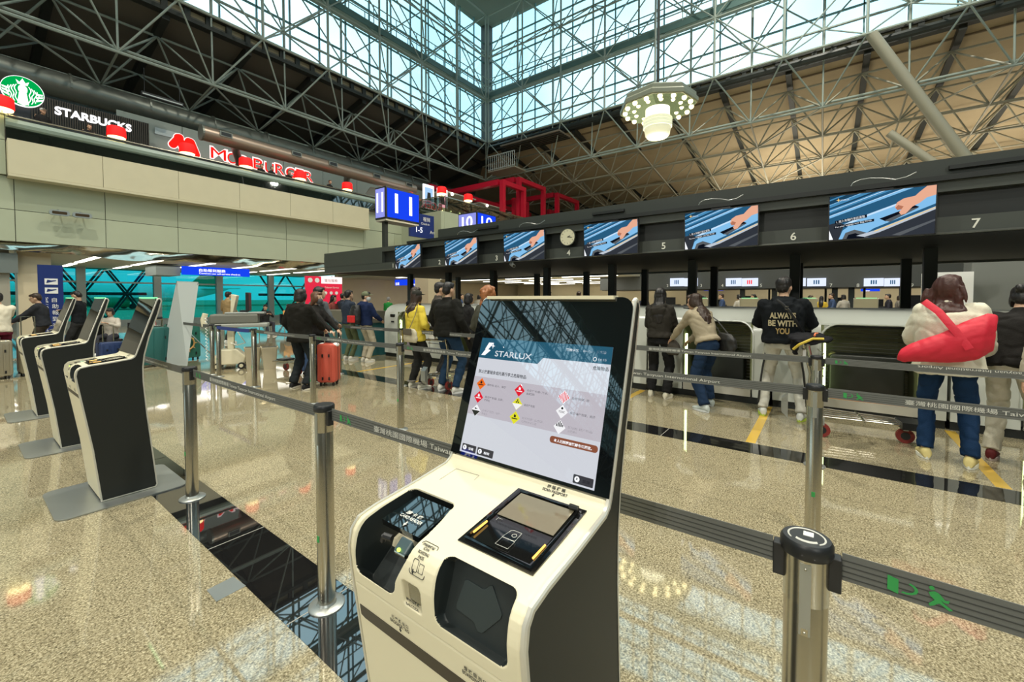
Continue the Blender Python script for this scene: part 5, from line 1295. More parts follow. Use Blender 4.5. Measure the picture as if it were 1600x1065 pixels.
        if style == 'long' and hair == 'auburn':
            rnd = random.Random(seed); hr.ball(hp(0,-.05,.0), .105*k, .085*k, .125*k, 16, 10, Hm)
            for _ in range(22):
                a = rnd.uniform(-1.3, 1.3); zz = rnd.uniform(-.30,.0); x_ = (.085+rnd.uniform(0,.05))*math.sin(a)*1.25; p0 = hp(x_*.9,-.07-.02*math.cos(a),zz+.06); hr.path([p0, p0+V((x_*.15,-.015,-.07)), p0+V((x_*.3+rnd.uniform(-.02,.02),-.02,-.15))], [.020*k,.017*k,.005*k], 7)
        if style == 'curly':
            rnd = random.Random(seed)
            for _ in range(26): a = rnd.uniform(0,2*PI); zz = rnd.uniform(-.14,.07); hr.ball(hp(.082*math.cos(a),-.04+.07*math.sin(a) if math.sin(a) < .2 else -.03,zz), .036*k, n=8, m=6)
        if style == 'bun': hr.ball(hp(0,-.11,.06), .045*k, n=12, m=8)
        hmh = remesh(hr, vox*.7, 1, .012, seed, 'hair', True); hmh.materials.append(hm); link('hair', hmh, t)
    else: hr.bm.free()
    if cap:
        c = MB(); c.ball(hp(0,-.012,.048), .090*k, .104*k, .080*k, 20, 10, Hm); me = remesh(c, vox*.7, 1, name='cap'); me.materials.append(cm('cap', cap)); cp = link('cap', me, t)
        MB().loft([(hp(0,.07,.05),Hm@V((.07*k,0,0)),Hm@V((0,.02,.006*k))),(hp(0,.14,.038),Hm@V((.055*k,0,0)),Hm@V((0,.03,.004)))], 14).build('peak', cm('cap', cap), cp, smooth=True)
    # ---- top
    g = MB(); lo = loose; tb = bulk*lo; hem = top_len
    rings = [(hem,.168*tb,.128*tb),(hem+.05,.172*tb,.132*tb),(1.02,.160*tb,.125*tb),(1.15,.162*tb,.128*tb),(1.27,.178*tb,.132*tb),(1.34,.172*tb,.118*tb),(1.39,.135*tb,.095),(1.425,.082,.072),(1.445,.066,.062)]
    if female: rings[2] = (1.02,.148*tb,.115*tb); rings[0] = (hem,.170*tb,.135*tb)
    g.loft([(U(0,-.006,z) ,D(a_*k,0,0),D(0,b_*k,0)) for z, a_, b_ in sorted(rings)], 20)
    for i in (0, 1):
        e = el[i].lerp(wr[i], .94) if sleeve >= 1 else el[i]; pp = [sh[i]+D(-hs[i]*.012,0,-.012), el[i], e] if sleeve >= 1 else [sh[i], sh[i].lerp(el[i], sleeve)]
        limb(g, pp, [.070*k*lo*bulk**.5, .054*k*lo, .043*k*lo] if sleeve >= 1 else [.068*k*lo,.058*k*lo])
    if collar: g.loft([(U(0,-.015,1.40),D(.082*k,0,0),D(0,.075*k,0)),(U(0,-.012,1.465),D(.066*k,0,0),D(0,.064*k,0))], 16)
    if hood:
        g.loft([(U(0,-.085,1.44),D(.09*k,0,0),D(0,.05*k,.02)),(U(0,-.125,1.37),D(.12*k,0,0),D(0,.052*k,0)),(U(0,-.135,1.29),D(.085*k,0,0),D(0,.035*k,0))], 16)
        for s in hs: g.ball(U(s*.085,-.03,1.425), .045*k, .055*k, .038*k)
    mt = remesh(g, vox, 2, .011, seed, 'top'); mt.materials.append(cm('cloth', top)); link('top', mt, t)
    # ---- trousers or skirt
    p = MB()
    if skirt:
        p.loft([(U(0,0,.98),V((.14*k,0,0)),V((0,.11*k,0))),(hip+V((0,0,-.10*k)),V((.17*k,0,0)),V((0,.14*k,0))),(hip+V((0,0,-.48*k)),V((.21*k,0,0)),V((0,.17*k,0)))], 18)
        mp = remesh(p, vox, 2, .014, seed+3, 'skirt'); mp.materials.append(cm('cloth', skirt)); link('skirt', mp, t)
        p = MB()
    p.loft([(U(0,0,1.0),D(.135*k*bulk,0,0),D(0,.105*k*bulk,0)),(hip+V((0,0,.0)),V((.158*k*bulk,0,0)),V((0,.122*k*bulk,0))),(hip+V((0,0,-.09*k)),V((.158*k*bulk,0,0)),V((0,.12*k*bulk,0)))], 18)
    wl = wide_leg
    for i in (0, 1): limb(p, [hj[i]+V((0,0,.02)), kn[i], an[i]+V((0,0,.012*k))], [.090*k*bulk, .068*k*(.5+.5*wl), .054*k*wl], flat=True)
    mp = remesh(p, vox, 2, .012, seed+7, 'trousers'); mp.materials.append(cm('cloth', bottom)); tr = link('trousers', mp, t)
    if cuff:
        for i in (0, 1): MB().path([an[i]+V((.054*k*wl*math.cos(a),.054*k*wl*math.sin(a),.03)) for a in np.linspace(0,2*PI,14,endpoint=False)], .014, 6, True).build('turn_up', cm('cloth', cuff), tr, smooth=True)
    # ---- shoes
    sole = sole or (.75,.75,.70)
    for i in (0, 1):
        a = an[i]; f = fdir[i]; sd = f.cross(V((0,0,1))); z0 = a.z-.085*k; up_ = V((0,0,1)); c0 = V((a.x,a.y,z0))
        sm = MB(); sm.loft([(c0-f*.065*k+up_*.045*k,sd*.026*k,up_*.03*k),(c0-f*.05*k+up_*.055*k,sd*.036*k,up_*.045*k),(c0+up_*.062*k,sd*.040*k,up_*.052*k),(c0+f*.06*k+up_*.048*k,sd*.041*k,up_*.036*k),(c0+f*.12*k+up_*.038*k,sd*.045*k,up_*.026*k),(c0+f*.165*k+up_*.032*k,sd*.038*k,up_*.020*k),(c0+f*.185*k+up_*.030*k,sd*.018*k,up_*.012*k)], 14)
        so = sm.build('shoe', cm('shoe', shoes, rough=.6, bump=.1), t, smooth=60)
        pts = [c0+f*(.06+.128*math.cos(q))*k+sd*(.046+.004*math.cos(q))*math.sin(q)*k+up_*.0 for q in np.linspace(0,2*PI,22,endpoint=False)]
        s2 = MB(); lo_ = [s2.bm.verts.new(q+up_*.002) for q in pts]; hi_ = [s2.bm.verts.new(q+up_*.028*k) for q in pts]
        for q in range(22): s2.face([lo_[q],lo_[(q+1)%22],hi_[(q+1)%22],hi_[q]])
        s2.face(lo_[::-1]); s2.face(hi_); s2.build('sole', cm('sole', sole, rough=.7, bump=.05, na=.05), so)
    t['_u'] = 0; del t['_u']
    return t, dict(U=U, D=D, wr=wr, el=el, hp=hp, hip=hip, k=k)
def world(t, p): return Matrix.Translation(t.location) @ Matrix.Rotation(t.rotation_euler.z, 4, 'Z') @ V(p)
def bag_mesh(name, pts_r, m, parent=None, vox=.014, amp=.01, seed=1, loc=None, rz=0, label=None, cat='bag'):
    b = MB(); b.loft(pts_r, 18); me = remesh(b, vox, 2, amp, seed, name); me.materials.append(m)
    return link(name, me, parent)
def strap(pts, w_, m, parent, th=.003):
    b = MB(); P = [V(p) for p in pts]; rg = []
    for i, p in enumerate(P):
        d = (P[min(i+1,len(P)-1)]-P[max(i-1,0)]).normalized(); n = V((0,1,0)); s = d.cross(n); s = s.normalized() if s.length > .05 else V((1,0,0)); n = s.cross(d).normalized()
        rg.append(b.ring(p, s*w_/2, n*th, 8))
    return b.skin(rg).build('strap', m, parent, smooth=True)

FX = -PI/2   # facing +x (towards the bag drops): local +y turned onto +x
# -- at the bag drops
person((6.40,1.98,0), FX+.05, 'woman with long black hair in a dark hoodie, back turned, beside the kiosk edge', 1.66, hands=[(-.10,.30,1.02),(.12,.32,1.02)], legs=[(-.13,.02),(.12,-.05)], top=(.030,.027,.022), bottom=(.012,.012,.012), shoes=(.62,.58,.45), sole=(.7,.66,.55), style='long', hood=True, loose=1.12, wide_leg=1.35, female=True, top_len=.93, seed=1, vox=.013)
t, q = person((6.12,1.24,0), FX+.95, 'bending woman in a beige jacket and blue wide jeans at the bag drop', 1.64, lean=.46, hands=[(-.14,.62,.90),(.14,.52,.92)], legs=[(-.16,-.12),(.16,.12)], head_yaw=.5, top=(.34,.29,.20), bottom=(.012,.028,.062), shoes=(.50,.55,.52), sole=(.6,.62,.6), style='long', hair='darkbrown', loose=1.1, wide_leg=1.35, female=True, top_len=.93, seed=5, vox=.013)
bt, bq = t, q
def held(name, t, pts, m, label, cat='bag', straps=(), seed=1, vox=.014, strapm=None, sw=.03, amp=.008, origin=None):
    """a bag in its own top-level object, placed by points in its carrier's frame"""
    o = V(origin or pts[0][0]); e = empty(name, world(t, o), t.rotation_euler.z, label, cat)
    b = MB(); b.loft([(V(c)-o, V(a), V(d)) for c, a, d in pts], 18); me = remesh(b, vox, 2, amp, seed, 'bag_body'); me.materials.append(m); link('bag_body', me, e)
    for s in straps: strap([V(p)-o for p in s], sw, strapm or m, e)
    return e
M['bag_black'] = mat('black leather', (.015,.015,.014), .45, bump=.2, bump_scale=80); M['bag_dark'] = mat('dark brown cloth bag', (.045,.038,.028), .8, bump=.3, bump_scale=60)
M['bag_red'] = mat('crimson nylon bag', (.60,.012,.035), .6, noise_amt=.12, noise_scale=6, bump=.35, bump_scale=25); M['bag_beige'] = mat('beige leather bag', (.50,.45,.32), .5, bump=.1, bump_scale=60); M['bag_flap'] = mat('grey brown flap', (.10,.085,.06), .5)
k = q['k']
held('shoulder_bag', t, [((.20,-.10,.78),(.05,0,0),(0,.12,0)),((.22,-.10,.84),(.075,0,0),(0,.16,0)),((.21,-.09,.95),(.07,0,0),(0,.16,0)),((.20,-.08,1.03),(.04,0,0),(0,.10,0))], M['bag_black'], 'black shoulder bag hanging behind the bending woman in beige', straps=[((.20,-.02,1.0),(.16,.10,1.18),(.02,.28,1.34),(-.10,.38,1.36)),((.20,-.16,1.0),(.14,.0,1.20),(.0,.17,1.36))], sw=.018, seed=3)
held('cloth_bag', t, [((-.10,.60,.66),(.05,0,0),(0,.10,0)),((-.10,.60,.72),(.07,0,0),(0,.17,0)),((-.10,.60,.82),(.06,0,0),(0,.14,0)),((-.10,.60,.89),(.03,0,0),(0,.05,0))], M['bag_dark'], 'dark brown cloth bag held out by the bending woman in beige', seed=8, straps=[((-.10,.55,.86),(-.12,.62,.93),(-.10,.66,.86))])
t, q = person((6.22,.40,0), FX+.02, 'man in a black hoodie with gold lettering and pale grey track pants', 1.77, hands=[(-.20,.34,1.08),(.20,.34,1.08)], legs=[(-.20,.0),(.20,-.05)], bulk=1.10, loose=1.22, top=(.008,.010,.012), bottom=(.52,.51,.44), shoes=(.62,.64,.60), sole=(.55,.72,.10), style='short', hood=True, top_len=.90, wide_leg=1.05, seed=11, vox=.012, head_yaw=-.25)
gold = mat('gold print', (.62,.44,.17), .5); wh_ = mat('pale gold print', (.78,.68,.42), .5); kk = q['k']
for s, z, wd in (('ALWAYS',1.205,.27),('BE WITH',1.115,.30),('YOU',1.025,.145)):
    me = text(s, V((0,0,0)), (1,0,0), (0,0,1), wh_ if z > 1.1 else gold, h=.070, width=wd, align='C', parent=t, name='printed_lettering', ext=.004, bold=.035).data
    n = len(me.vertices); a = np.zeros(n*3); me.vertices.foreach_get('co', a); a = a.reshape(-1,3)
    # lay it on the curved back of the hoodie
    x = a[:,0].copy(); zz = a[:,2].copy()+z; rx, ry = .178*1.10*1.22, .132*1.10*1.22
    a[:,0] = x; a[:,1] = -.006-ry*np.sqrt(np.clip(1-(x/rx)**2,0,1))-.020; a[:,2] = zz*kk; me.vertices.foreach_set('co', a.ravel()); me.update()
e = empty('crossbody_strap', world(t,(0,0,1.5)), t.rotation_euler.z, 'thin black cross-body strap over the back of the gold-lettered hoodie', 'strap')
strap([(-.06,-.235,-.02),(.0,-.245,-.07),(.06,-.245,-.14),(.13,-.235,-.26),(.20,-.16,-.40)], .03, M['black'], e); MB().path([(.028,-.262,-.10),(.058,-.262,-.10),(.058,-.262,-.135),(.028,-.262,-.135)], .003, 5, True).build('buckle', M['steel'], e)
for i, s in enumerate((-1,1)):
    fl_ = [(s*.20*1.0,0,0)]
    MB().path([(s*.175,.0,.86),(s*.215,.0,.60),(s*.235,.0,.42),(s*.255,-.0,.16)], .013, 6).build('side_stripe', M['ink'], t)
t, q = person((5.42,-.92,0), FX-.12, 'woman with long auburn hair, cream jacket and jeans, carrying the red bag', 1.72, hands=[(-.20,.30,.98),(.28,.30,.92)], legs=[(-.13,.02),(.15,-.05)], top=(.66,.63,.50), bottom=(.008,.028,.072), shoes=(.62,.52,.22), sole=(.72,.72,.62), style='long', hair='auburn', loose=1.38, bulk=1.04, wide_leg=1.12, female=True, top_len=.80, seed=21, vox=.013, head_yaw=-.4, head_pitch=.15)
held('tote_bag', t, [((-.33,-.27,.985),(.015,0,.05),(0,.06,0)),((-.27,-.28,1.01),(.03,0,.09),(0,.10,0)),((-.12,-.29,1.06),(.04,0,.13),(0,.11,0)),((.04,-.29,1.12),(.03,0,.18),(0,.12,0)),((.18,-.28,1.18),(.02,0,.20),(0,.11,0)),((.25,-.26,1.21),(.01,0,.15),(0,.07,0))], M['bag_red'], 'big crimson nylon holdall slung on the back of the auburn-haired woman', origin=(0,-.27,.85), straps=[((.10,-.41,1.08),(.02,-.40,1.22),(-.08,-.33,1.38),(-.17,-.14,1.47),(-.17,.0,1.45))], sw=.055, seed=4, amp=.007)
t, q = person((5.66,-1.36,0), FX-.5, 'person leaning at the right edge, black top, cream trousers, dark red shoes', 1.66, lean=.35, hands=[(-.28,.40,.80),(.15,.40,.85)], legs=[(-.12,.05),(.15,-.02)], top=(.015,.014,.013), bottom=(.56,.53,.42), shoes=(.10,.015,.015), sole=(.5,.4,.35), style='bun', loose=1.25, wide_leg=1.15, female=True, seed=31, vox=.013, head_pitch=-.2)
person((5.33,-1.58,0), FX-.3, 'person in white trousers cut off by the right edge', 1.60, hands=None, top=(.50,.47,.38), bottom=(.66,.64,.55), shoes=(.10,.02,.02), style='bob', wide_leg=1.25, female=True, seed=33, vox=.016)
# -- queue in the middle
person((3.45,6.92,0), FX+.35, 'person in black hooded coat and cropped black trousers beside the red suitcase', 1.66, hands=[(-.24,.12,.92),(.16,.36,1.0)], legs=[(-.16,.0),(.16,-.06)], top=(.014,.013,.010), bottom=(.016,.020,.022), shoes=(.02,.02,.02), sole=(.7,.66,.55), style='bob', hood=True, loose=1.32, wide_leg=1.35, top_len=.80, seed=41, female=True)
person((3.95,7.35,0), FX-1.0, 'woman with long brown hair, grey mask and dark jacket by the suitcase', 1.62, hands=[(-.15,.36,.96),(.15,.36,.98)], top=(.022,.020,.018), bottom=(.018,.017,.016), shoes=(.03,.03,.03), style='long', hair='brown', mask=(.12,.12,.13), loose=1.12, female=True, seed=43)
person((4.15,7.62,0), FX+.2, 'man with black hair half hidden behind the black-hooded coat', 1.72, hands=[(-.2,.25,1.0),(.2,.25,1.0)], top=(.10,.11,.12), bottom=(.03,.03,.04), style='short', seed=45, head_yaw=-.5)
person((4.62,5.43,0), FX-.05, 'woman in a yellow sweater with a dark cap and rolled black jeans', 1.64, hands=[(-.16,.28,1.0),(.20,.20,.98)], legs=[(-.11,.0),(.15,.0)], top=(.72,.56,.07), bottom=(.020,.020,.018), shoes=(.60,.58,.48), sole=(.7,.68,.6), style='long', hair='darkbrown', cap=(.03,.03,.025), loose=1.18, wide_leg=1.25, female=True, top_len=.82, seed=51, cuff=(.20,.19,.16), collar=True)
YT = [o for o in bpy.data.objects if o.get('label', '').startswith('woman in a yellow sweater')][0]
e = held('handbag', YT, [((.20,-.25,.80),(.15,0,0),(0,.04,0)),((.20,-.25,.85),(.175,0,0),(0,.06,0)),((.20,-.25,.96),(.155,0,0),(0,.05,0)),((.20,-.25,1.02),(.10,0,0),(0,.02,0))], M['bag_beige'], 'beige handbag with grey flap on the back of the yellow sweater', straps=[((-.08,-.27,1.0),(-.05,-.25,1.12),(.0,-.21,1.28),(.08,-.12,1.42)),((.16,-.25,1.0),(.18,-.22,1.08),(.19,-.14,1.25),(.13,-.05,1.42))], strapm=M['bag_flap'], sw=.018)
MB().box(-.10,.10,-.075,-.055,.12,.22).build('flap', M['bag_flap'], e, bevel=.01)
person((4.74,4.80,0), FX-.02, 'broad man in a black jacket and blue jeans, back turned, left of the kiosk', 1.76, hands=[(-.26,.10,.92),(.30,.12,.92)], legs=[(-.16,.0),(.18,.0)], bulk=1.18, loose=1.22, top=(.012,.012,.010), bottom=(.014,.035,.070), shoes=(.55,.54,.48), sole=(.7,.7,.66), style='short', top_len=.86, wide_leg=1.2, seed=53)
person((5.95,7.02,0), FX-.7, 'woman with short brown hair in a black hoodie and mauve skirt', 1.74, hands=[(-.2,.2,1.0),(.1,.3,1.05)], top=(.014,.015,.015), bottom=(.04,.03,.03), skirt=(.22,.18,.20), shoes=(.02,.02,.02), style='bob', hair='darkbrown', mask=(.6,.6,.6), hood=True, loose=1.2, female=True, seed=55)
person((5.45,5.75,0), FX-.6, 'tall black-haired man behind the yellow sweater looking right', 1.80, hands=[(-.2,.25,1.0),(.2,.25,1.0)], top=(.07,.06,.05), bottom=(.03,.03,.03), shoes=(.5,.5,.5), style='short', seed=57)
person((6.1,5.62,0), FX-.3, 'dark-haired woman seen between the yellow sweater and the black jacket', 1.60, top=(.02,.02,.02), bottom=(.03,.03,.03), style='bob', female=True, seed=58)
person((4.38,3.67,0), FX-.2, 'person with curly ginger hair in a dark camouflage top beside the kiosk screen', 1.68, hands=[(-.22,.15,.95),(.15,.3,1.0)], top=(.06,.06,.045), bottom=(.03,.03,.03), style='curly', hair='ginger', female=True, loose=1.15, seed=59)
t, q = person((5.85,8.65,0), FX+.1, 'masked person in a navy jacket and olive cap with a black and red backpack', 1.66, hands=[(-.16,.34,1.05),(.2,.3,1.0)], legs=[(-.10,.02),(.12,-.04)], top=(.012,.022,.065), bottom=(.46,.41,.30), shoes=(.7,.66,.55), style='short', cap=(.16,.18,.11), mask=(.6,.62,.6), hood=True, loose=1.2, wide_leg=1.25, seed=61, vox=.018, head_yaw=-.9)
e = held('backpack', t, [((-.04,-.26,.90),(.13,0,0),(0,.09,0)),((-.04,-.26,1.0),(.16,0,0),(0,.11,0)),((-.04,-.25,1.22),(.15,0,0),(0,.10,0)),((-.04,-.24,1.34),(.10,0,0),(0,.07,0))], M['bag_black'], 'black backpack with a red pocket on the navy jacket', seed=9)
MB().box(-.11,.11,-.135,-.08,.04,.20).build('red_pocket', mat('red pocket', (.65,.02,.02), .6), e, bevel=.015)
person((5.75,9.2,0), FX+.1, 'person in olive trousers standing left of the navy jacket', 1.70, hands=[(-.2,.3,1.0),(.2,.3,1.0)], top=(.03,.04,.06), bottom=(.10,.12,.06), shoes=(.6,.58,.5), style='short', seed=63, vox=.018)
# -- left side
t, q = person((1.30,14.6,0), -1.9+PI, 'grey-haired man with glasses in a black jacket pushing a luggage trolley', 1.62, lean=.12, hands=[(-.15,.45,1.02),(.15,.45,1.02)], top=(.028,.030,.035), bottom=(.05,.04,.03), style='short', hair='darkbrown', glasses=True, loose=1.15, seed=71, vox=.02, head_pitch=-.2)
person((.58,12.6,0), .3, 'man in a pale short-sleeved shirt and maroon trousers at the left edge', 1.62, lean=.1, hands=[(-.2,.3,.9),(.25,.42,.98)], top=(.70,.64,.50), bottom=(.13,.015,.03), style='short', sleeve=.75, seed=72, vox=.018)
person((1.92,14.8,0), .9, 'young man in black looking down at his phone between the left kiosks', 1.68, hands=[(-.08,.32,1.2),(.10,.32,1.2)], top=(.012,.014,.016), bottom=(.03,.03,.03), style='short', seed=73, vox=.02, head_pitch=-.45)
person((5.55,15.9,0), -1.2, 'man in a tan jacket standing left of the white machine', 1.72, top=(.36,.25,.12), bottom=(.03,.03,.03), style='short', seed=74, vox=.02, hands=[(-.2,.2,.95),(.2,.2,.95)])
person((11.5,15.3,0), FX+.4, 'elderly person in a green jacket beyond the bag drops, left of the blue sign', 1.55, top=(.02,.24,.05), bottom=(.05,.05,.05), hair='grey', style='short', seed=75, vox=.022)
person((13.2,6.9,0), FX+.1, 'dark-haired man beyond the island, head showing above the kiosk screen', 1.74, top=(.03,.03,.03), bottom=(.03,.03,.03), hair='darkbrown', style='short', seed=76, vox=.022)
person((9.9,6.15,0), FX-.8, 'person with brown hair right above the kiosk screen, looking right', 1.70, top=(.05,.04,.03), bottom=(.03,.03,.03), hair='darkbrown', style='short', seed=77, vox=.022)
def seated(x, y, rz, lb, top, hair='black', fem=False, sd=0, style='short'):
    person((x,y,0), rz, lb, 1.62, sit=True, hands=[(-.08,.30,.88),(.10,.32,.90)], legs=[(-.11,.42),(.11,.44)], top=top, bottom=(.05,.05,.06), hair=hair, style=style, female=fem, seed=sd, vox=.024, head_pitch=-.35, group='people seated by the windows')
seated(2.55,15.2,2.6,'woman with dark hair seated between the left kiosks beside the red jacket',(.55,.50,.42),fem=True,sd=81,style='bob')
seated(3.25,15.1,2.7,'man in a dark red jacket seated near the windows, holding a phone',(.25,.02,.02),sd=82)
seated(8.75,18.5,PI,'man in an orange vest seated near the windows looking at his phone',(.75,.36,.10),sd=83)
seated(9.6,18.3,PI+.3,'person in a red jacket seated right of the orange vest',(.65,.02,.02),fem=True,sd=84,style='bob')
seated(10.0,18.8,PI-.3,'person in a yellow-orange jacket and cap seated next to the red jacket',(.80,.42,.12),hair='brown',sd=85)
seated(7.7,18.2,PI,'person in dark clothes seated behind the white machine',(.03,.03,.03),sd=86)
# -- small people far beyond the islands
rnd = random.Random(5)
far = [(1005,1.68,'near the warm wall'),(1033,1.62,'left of the second far kiosk'),(1100,1.6,'beside the far kiosk row'),(1128,1.7,'under the far twin screens'),(1155,1.66,'right of the twin screens'),(1178,1.7,'beside the lettered hoodie head'),(1265,1.64,'between far kiosks'),(1283,1.72,'in yellow, between far kiosks'),(1300,1.6,'right of the one in yellow'),(1318,1.66,'left of the fourth far kiosk'),(1388,1.62,'right of the fourth far kiosk'),(1404,1.7,'under number 9'),(640,1.6,'beside the blue hanging sign'),(720,1.64,'between two columns'),(748,1.6,'behind the glass partition'),(535,1.62,'under the red banner'),(548,1.68,'right of the red banner'),(520,1.6,'left of the red banner')]
cols = [(.03,.03,.04),(.25,.22,.18),(.40,.10,.08),(.05,.08,.16),(.45,.42,.36)]
protos = []
for i, (px, H_, l_) in enumerate(far):
    dp = 17.5 if px > 900 else (18.6 if px > 600 else 15.5); d_ = _f+_r*(px-800)/FPX; dp += (-2.5 if px == 520 else (i%3)*.9) if px < 900 else (i%2)*1.1; p_ = V((d_.x*dp, d_.y*dp, 0))
    if i < 5:
        t, q = person(p_, FX+rnd.uniform(-2,2), 'x', H_, top=cols[i], bottom=(.03,.03,.04), style=('short','bob','long')[i%3], hair=('black','darkbrown')[i%2], seed=90+i, vox=.03, hands=[(-.18,.25,1.0),(.18,.25,1.0)]); protos.append(t)
    else:
        t = copy_tree(protos[i%5]); t.location = p_; t.rotation_euler.z = FX+rnd.uniform(-2,2)
        if i == 7:
            for c in t.children:
                if c.name.startswith('top'): c.data = c.data.copy(); c.data.materials.clear(); c.data.materials.append(cm('cloth', (.65,.45,.05)))
    t['label'] = 'tiny far-off person beyond the bag drops '+l_; t['group'] = 'far-off travellers'
# ============================================================ luggage, trolleys, banners, things around the lanes
def suitcase(loc, rz, w_, d_, h_, m, lb, ribs=6, handle=.25, corner=None):
    t = empty('suitcase', loc, rz, lb, 'suitcase')
    MB().prism(rrect(-w_/2,w_/2,0,h_,.05), (0,0,.06), (1,0,0), (0,0,1), (0,1,0), -d_/2, d_/2).build('shell', m, t, bevel=.02, smooth=50)
    b = MB()
    for i in range(ribs): x = -w_/2+w_*(i+.5)/ribs; b.box(x-.012,x+.012,-d_/2-.008,-d_/2,.12,h_)
    b.build('rib_pattern', m, t)
    MB().box(-w_/2-.003,w_/2+.003,-.006,.006,.05,h_+.065).build('zip', M['black'], t)
    for sx in (-1,1):
        for sy in (-1,1): MB().tube((sx*(w_/2-.05)-.012,sy*(d_/2-.05),.028),(sx*(w_/2-.05)+.012,sy*(d_/2-.05),.028),.028,n=12).build('wheel', M['black'], t)
    for sx in (-1,1): MB().box(sx*(w_/2-.1)-.012,sx*(w_/2-.1)+.012,-d_/2-.014,-d_/2-.006,h_*.75,h_*.83).box(sx*(w_/2-.1)-.012,sx*(w_/2-.1)+.012,-d_/2-.014,-d_/2-.006,h_*.16,h_*.24).build('latch_dimple', M['black'], t)
    if handle:
        MB().path([(-.09,.05,h_+.05),(-.09,.05,h_+handle),(.09,.05,h_+handle),(.09,.05,h_+.05)], .010, 6).build('pull_handle', M['steel'], t)
    if corner:
        for sx in (-1,1): MB().ball((sx*(w_/2-.04),0,h_+.03), .05,d_/2,.04).build('corner_guard', corner, t)
    return t
coral = mat('coral red shell', (.55,.085,.05), .45)
suitcase((3.90,6.84,0), math.radians(-52), .31, .25, .66, coral, 'coral red upright suitcase standing behind the middle lane belt', ribs=2, corner=M['white'])
suitcase((.42,12.2,0), .2, .52, .28, .66, mat('champagne shell', (.42,.38,.28), .3, metal=.6), 'champagne ribbed suitcase at the far left edge', ribs=7, handle=.42)
suitcase((.92,12.35,0), .1, .30, .26, .64, mat('dull champagne shell', (.30,.27,.19), .3, metal=.6), 'narrow ribbed suitcase right of the champagne one', ribs=4, handle=.5)
suitcase((2.6,11.8,0), .3, .62, .34, .80, mat('dark teal shell', (.02,.12,.11), .5), 'dark teal suitcase behind the nearest left kiosk', ribs=3)
t_ = suitcase((3.35,12.4,0), .1, .62, .36, .82, mat('green shell', (.02,.15,.11), .5), 'green suitcase with an orange sun emblem left of the banner', ribs=1)
MB().path([(.16*math.cos(a),-.21,.42+.16*math.sin(a)) for a in np.linspace(0,2*PI,20,endpoint=False)], .018, 6, True).build('sun_emblem', mat('orange emblem', (.6,.35,.12), .6), t_)
for i in range(10):
    a = 2*PI*i/10; MB().prism([(.17*math.cos(a-.12),.42+.17*math.sin(a-.12)),(.23*math.cos(a),.42+.23*math.sin(a)),(.17*math.cos(a+.12),.42+.17*math.sin(a+.12))], (0,-.2,0), (1,0,0), (0,0,1), (0,-1,0), 0, .015).build('sun_ray', mat('orange ray', (.6,.35,.12), .6), t_)
suitcase((2.05,12.3,0), .2, .38, .24, .50, mat('navy shell', (.02,.04,.12), .5), 'small navy suitcase between the second and third left kiosks', ribs=4, handle=.4)
suitcase((7.15,1.27,.21), PI/2, .68, .28, .42, M['dark2'], 'black suitcase lying inside the machine behind the bending woman', ribs=5, handle=0)
suitcase((7.05,-.44,.21), PI/2, .74, .30, .50, mat('black ribbed shell', (.012,.014,.010), .4), 'black ribbed suitcase inside the machine behind the trolley', ribs=9, handle=0, corner=mat('olive corner', (.25,.24,.10), .5))
suitcase((4.3,8.1,0), .2, .42, .25, .62, mat('blue shell', (.03,.07,.16), .5), 'dark blue suitcase with raised handle left of the teal desk', ribs=4, handle=.42)
# luggage trolleys
def trolley(loc, rz, lb, load=None):
    t = empty('luggage_trolley', loc, rz, lb, 'trolley', 'steel luggage trolleys'); st = M['steel']
    b = MB()
    for s in (-1,1): b.path([(s*.27,-.45,.20),(s*.27,-.42,.60),(s*.25,-.50,.98)], .018, 8)
    b.tube((-.25,-.50,.98),(.25,-.50,.98),.02); b.build('upright_frame', st, t, smooth=True)
    b = MB()
    for i in range(5): x = -.22+.11*i; b.tube((x,-.42,.22),(x*.55,.48,.20),.010)
    for y in (-.4,.0,.46): b.tube((-.27*(1-.35*(y+.42)),y,.21),(.27*(1-.35*(y+.42)),y,.21),.012)
    b.build('platform', st, t, smooth=True)
    MB().box(-.24,.24,-.52,-.34,.80,.82).build('basket_floor', st, t)
    b = MB()
    for z in (.66,.74,.82,.90): b.tube((-.26,-.36,z),(.26,-.36,z),.006)
    b.build('basket', st, t); MB().tube((-.24,-.51,1.01),(.24,-.51,1.01),.028).build('handle_grip', M['black'], t)
    MB().box(-.07,.07,-.53,-.50,.84,.92).build('info_card', M['white'], t)
    MB().prism([(-.30,.18),(-.30,.34),(-.24,.40),(-.24,.12)], (0,-.42,0), (0,1,0), (0,0,1), (1,0,0), -.05, .05).build('chain_guard', M['plate'], t)
    for x, y in ((-.22,-.36),(.22,-.36),(.04,.36)):
        w_ = MB().tube((x-.018,y,.075),(x+.018,y,.075),.075,n=18).build('wheel', mat('dark red tyre', (.20,.02,.015), .5), t, smooth=30); MB().tube((x-.020,y,.075),(x+.020,y,.075),.040,n=12).build('hub', M['black'], w_); MB().box(x-.03,x+.03,y-.02,y+.02,.13,.21).build('fork', M['plate'], w_)
    MB().box(-.06,.20,.30,.52,.17,.24).build('nose_bumper', M['black'], t)
    return t
trolley((5.88,-.34,0), PI+.12, 'steel luggage trolley with dark red wheels, jacket draped on its handle')
J = V((5.55,.22,0))
e = empty('folded_jacket', (5.62,.18,0), 0, 'black jacket with a yellow and orange lining lying over the trolley handle', 'jacket')
TR = [o for o in bpy.data.objects if o.get('label', '').startswith('steel luggage trolley with dark')][0]
hpnt = world(TR, (0,-.48,1.0)); e.location = (hpnt.x, hpnt.y, 0); e.rotation_euler.z = TR.rotation_euler.z
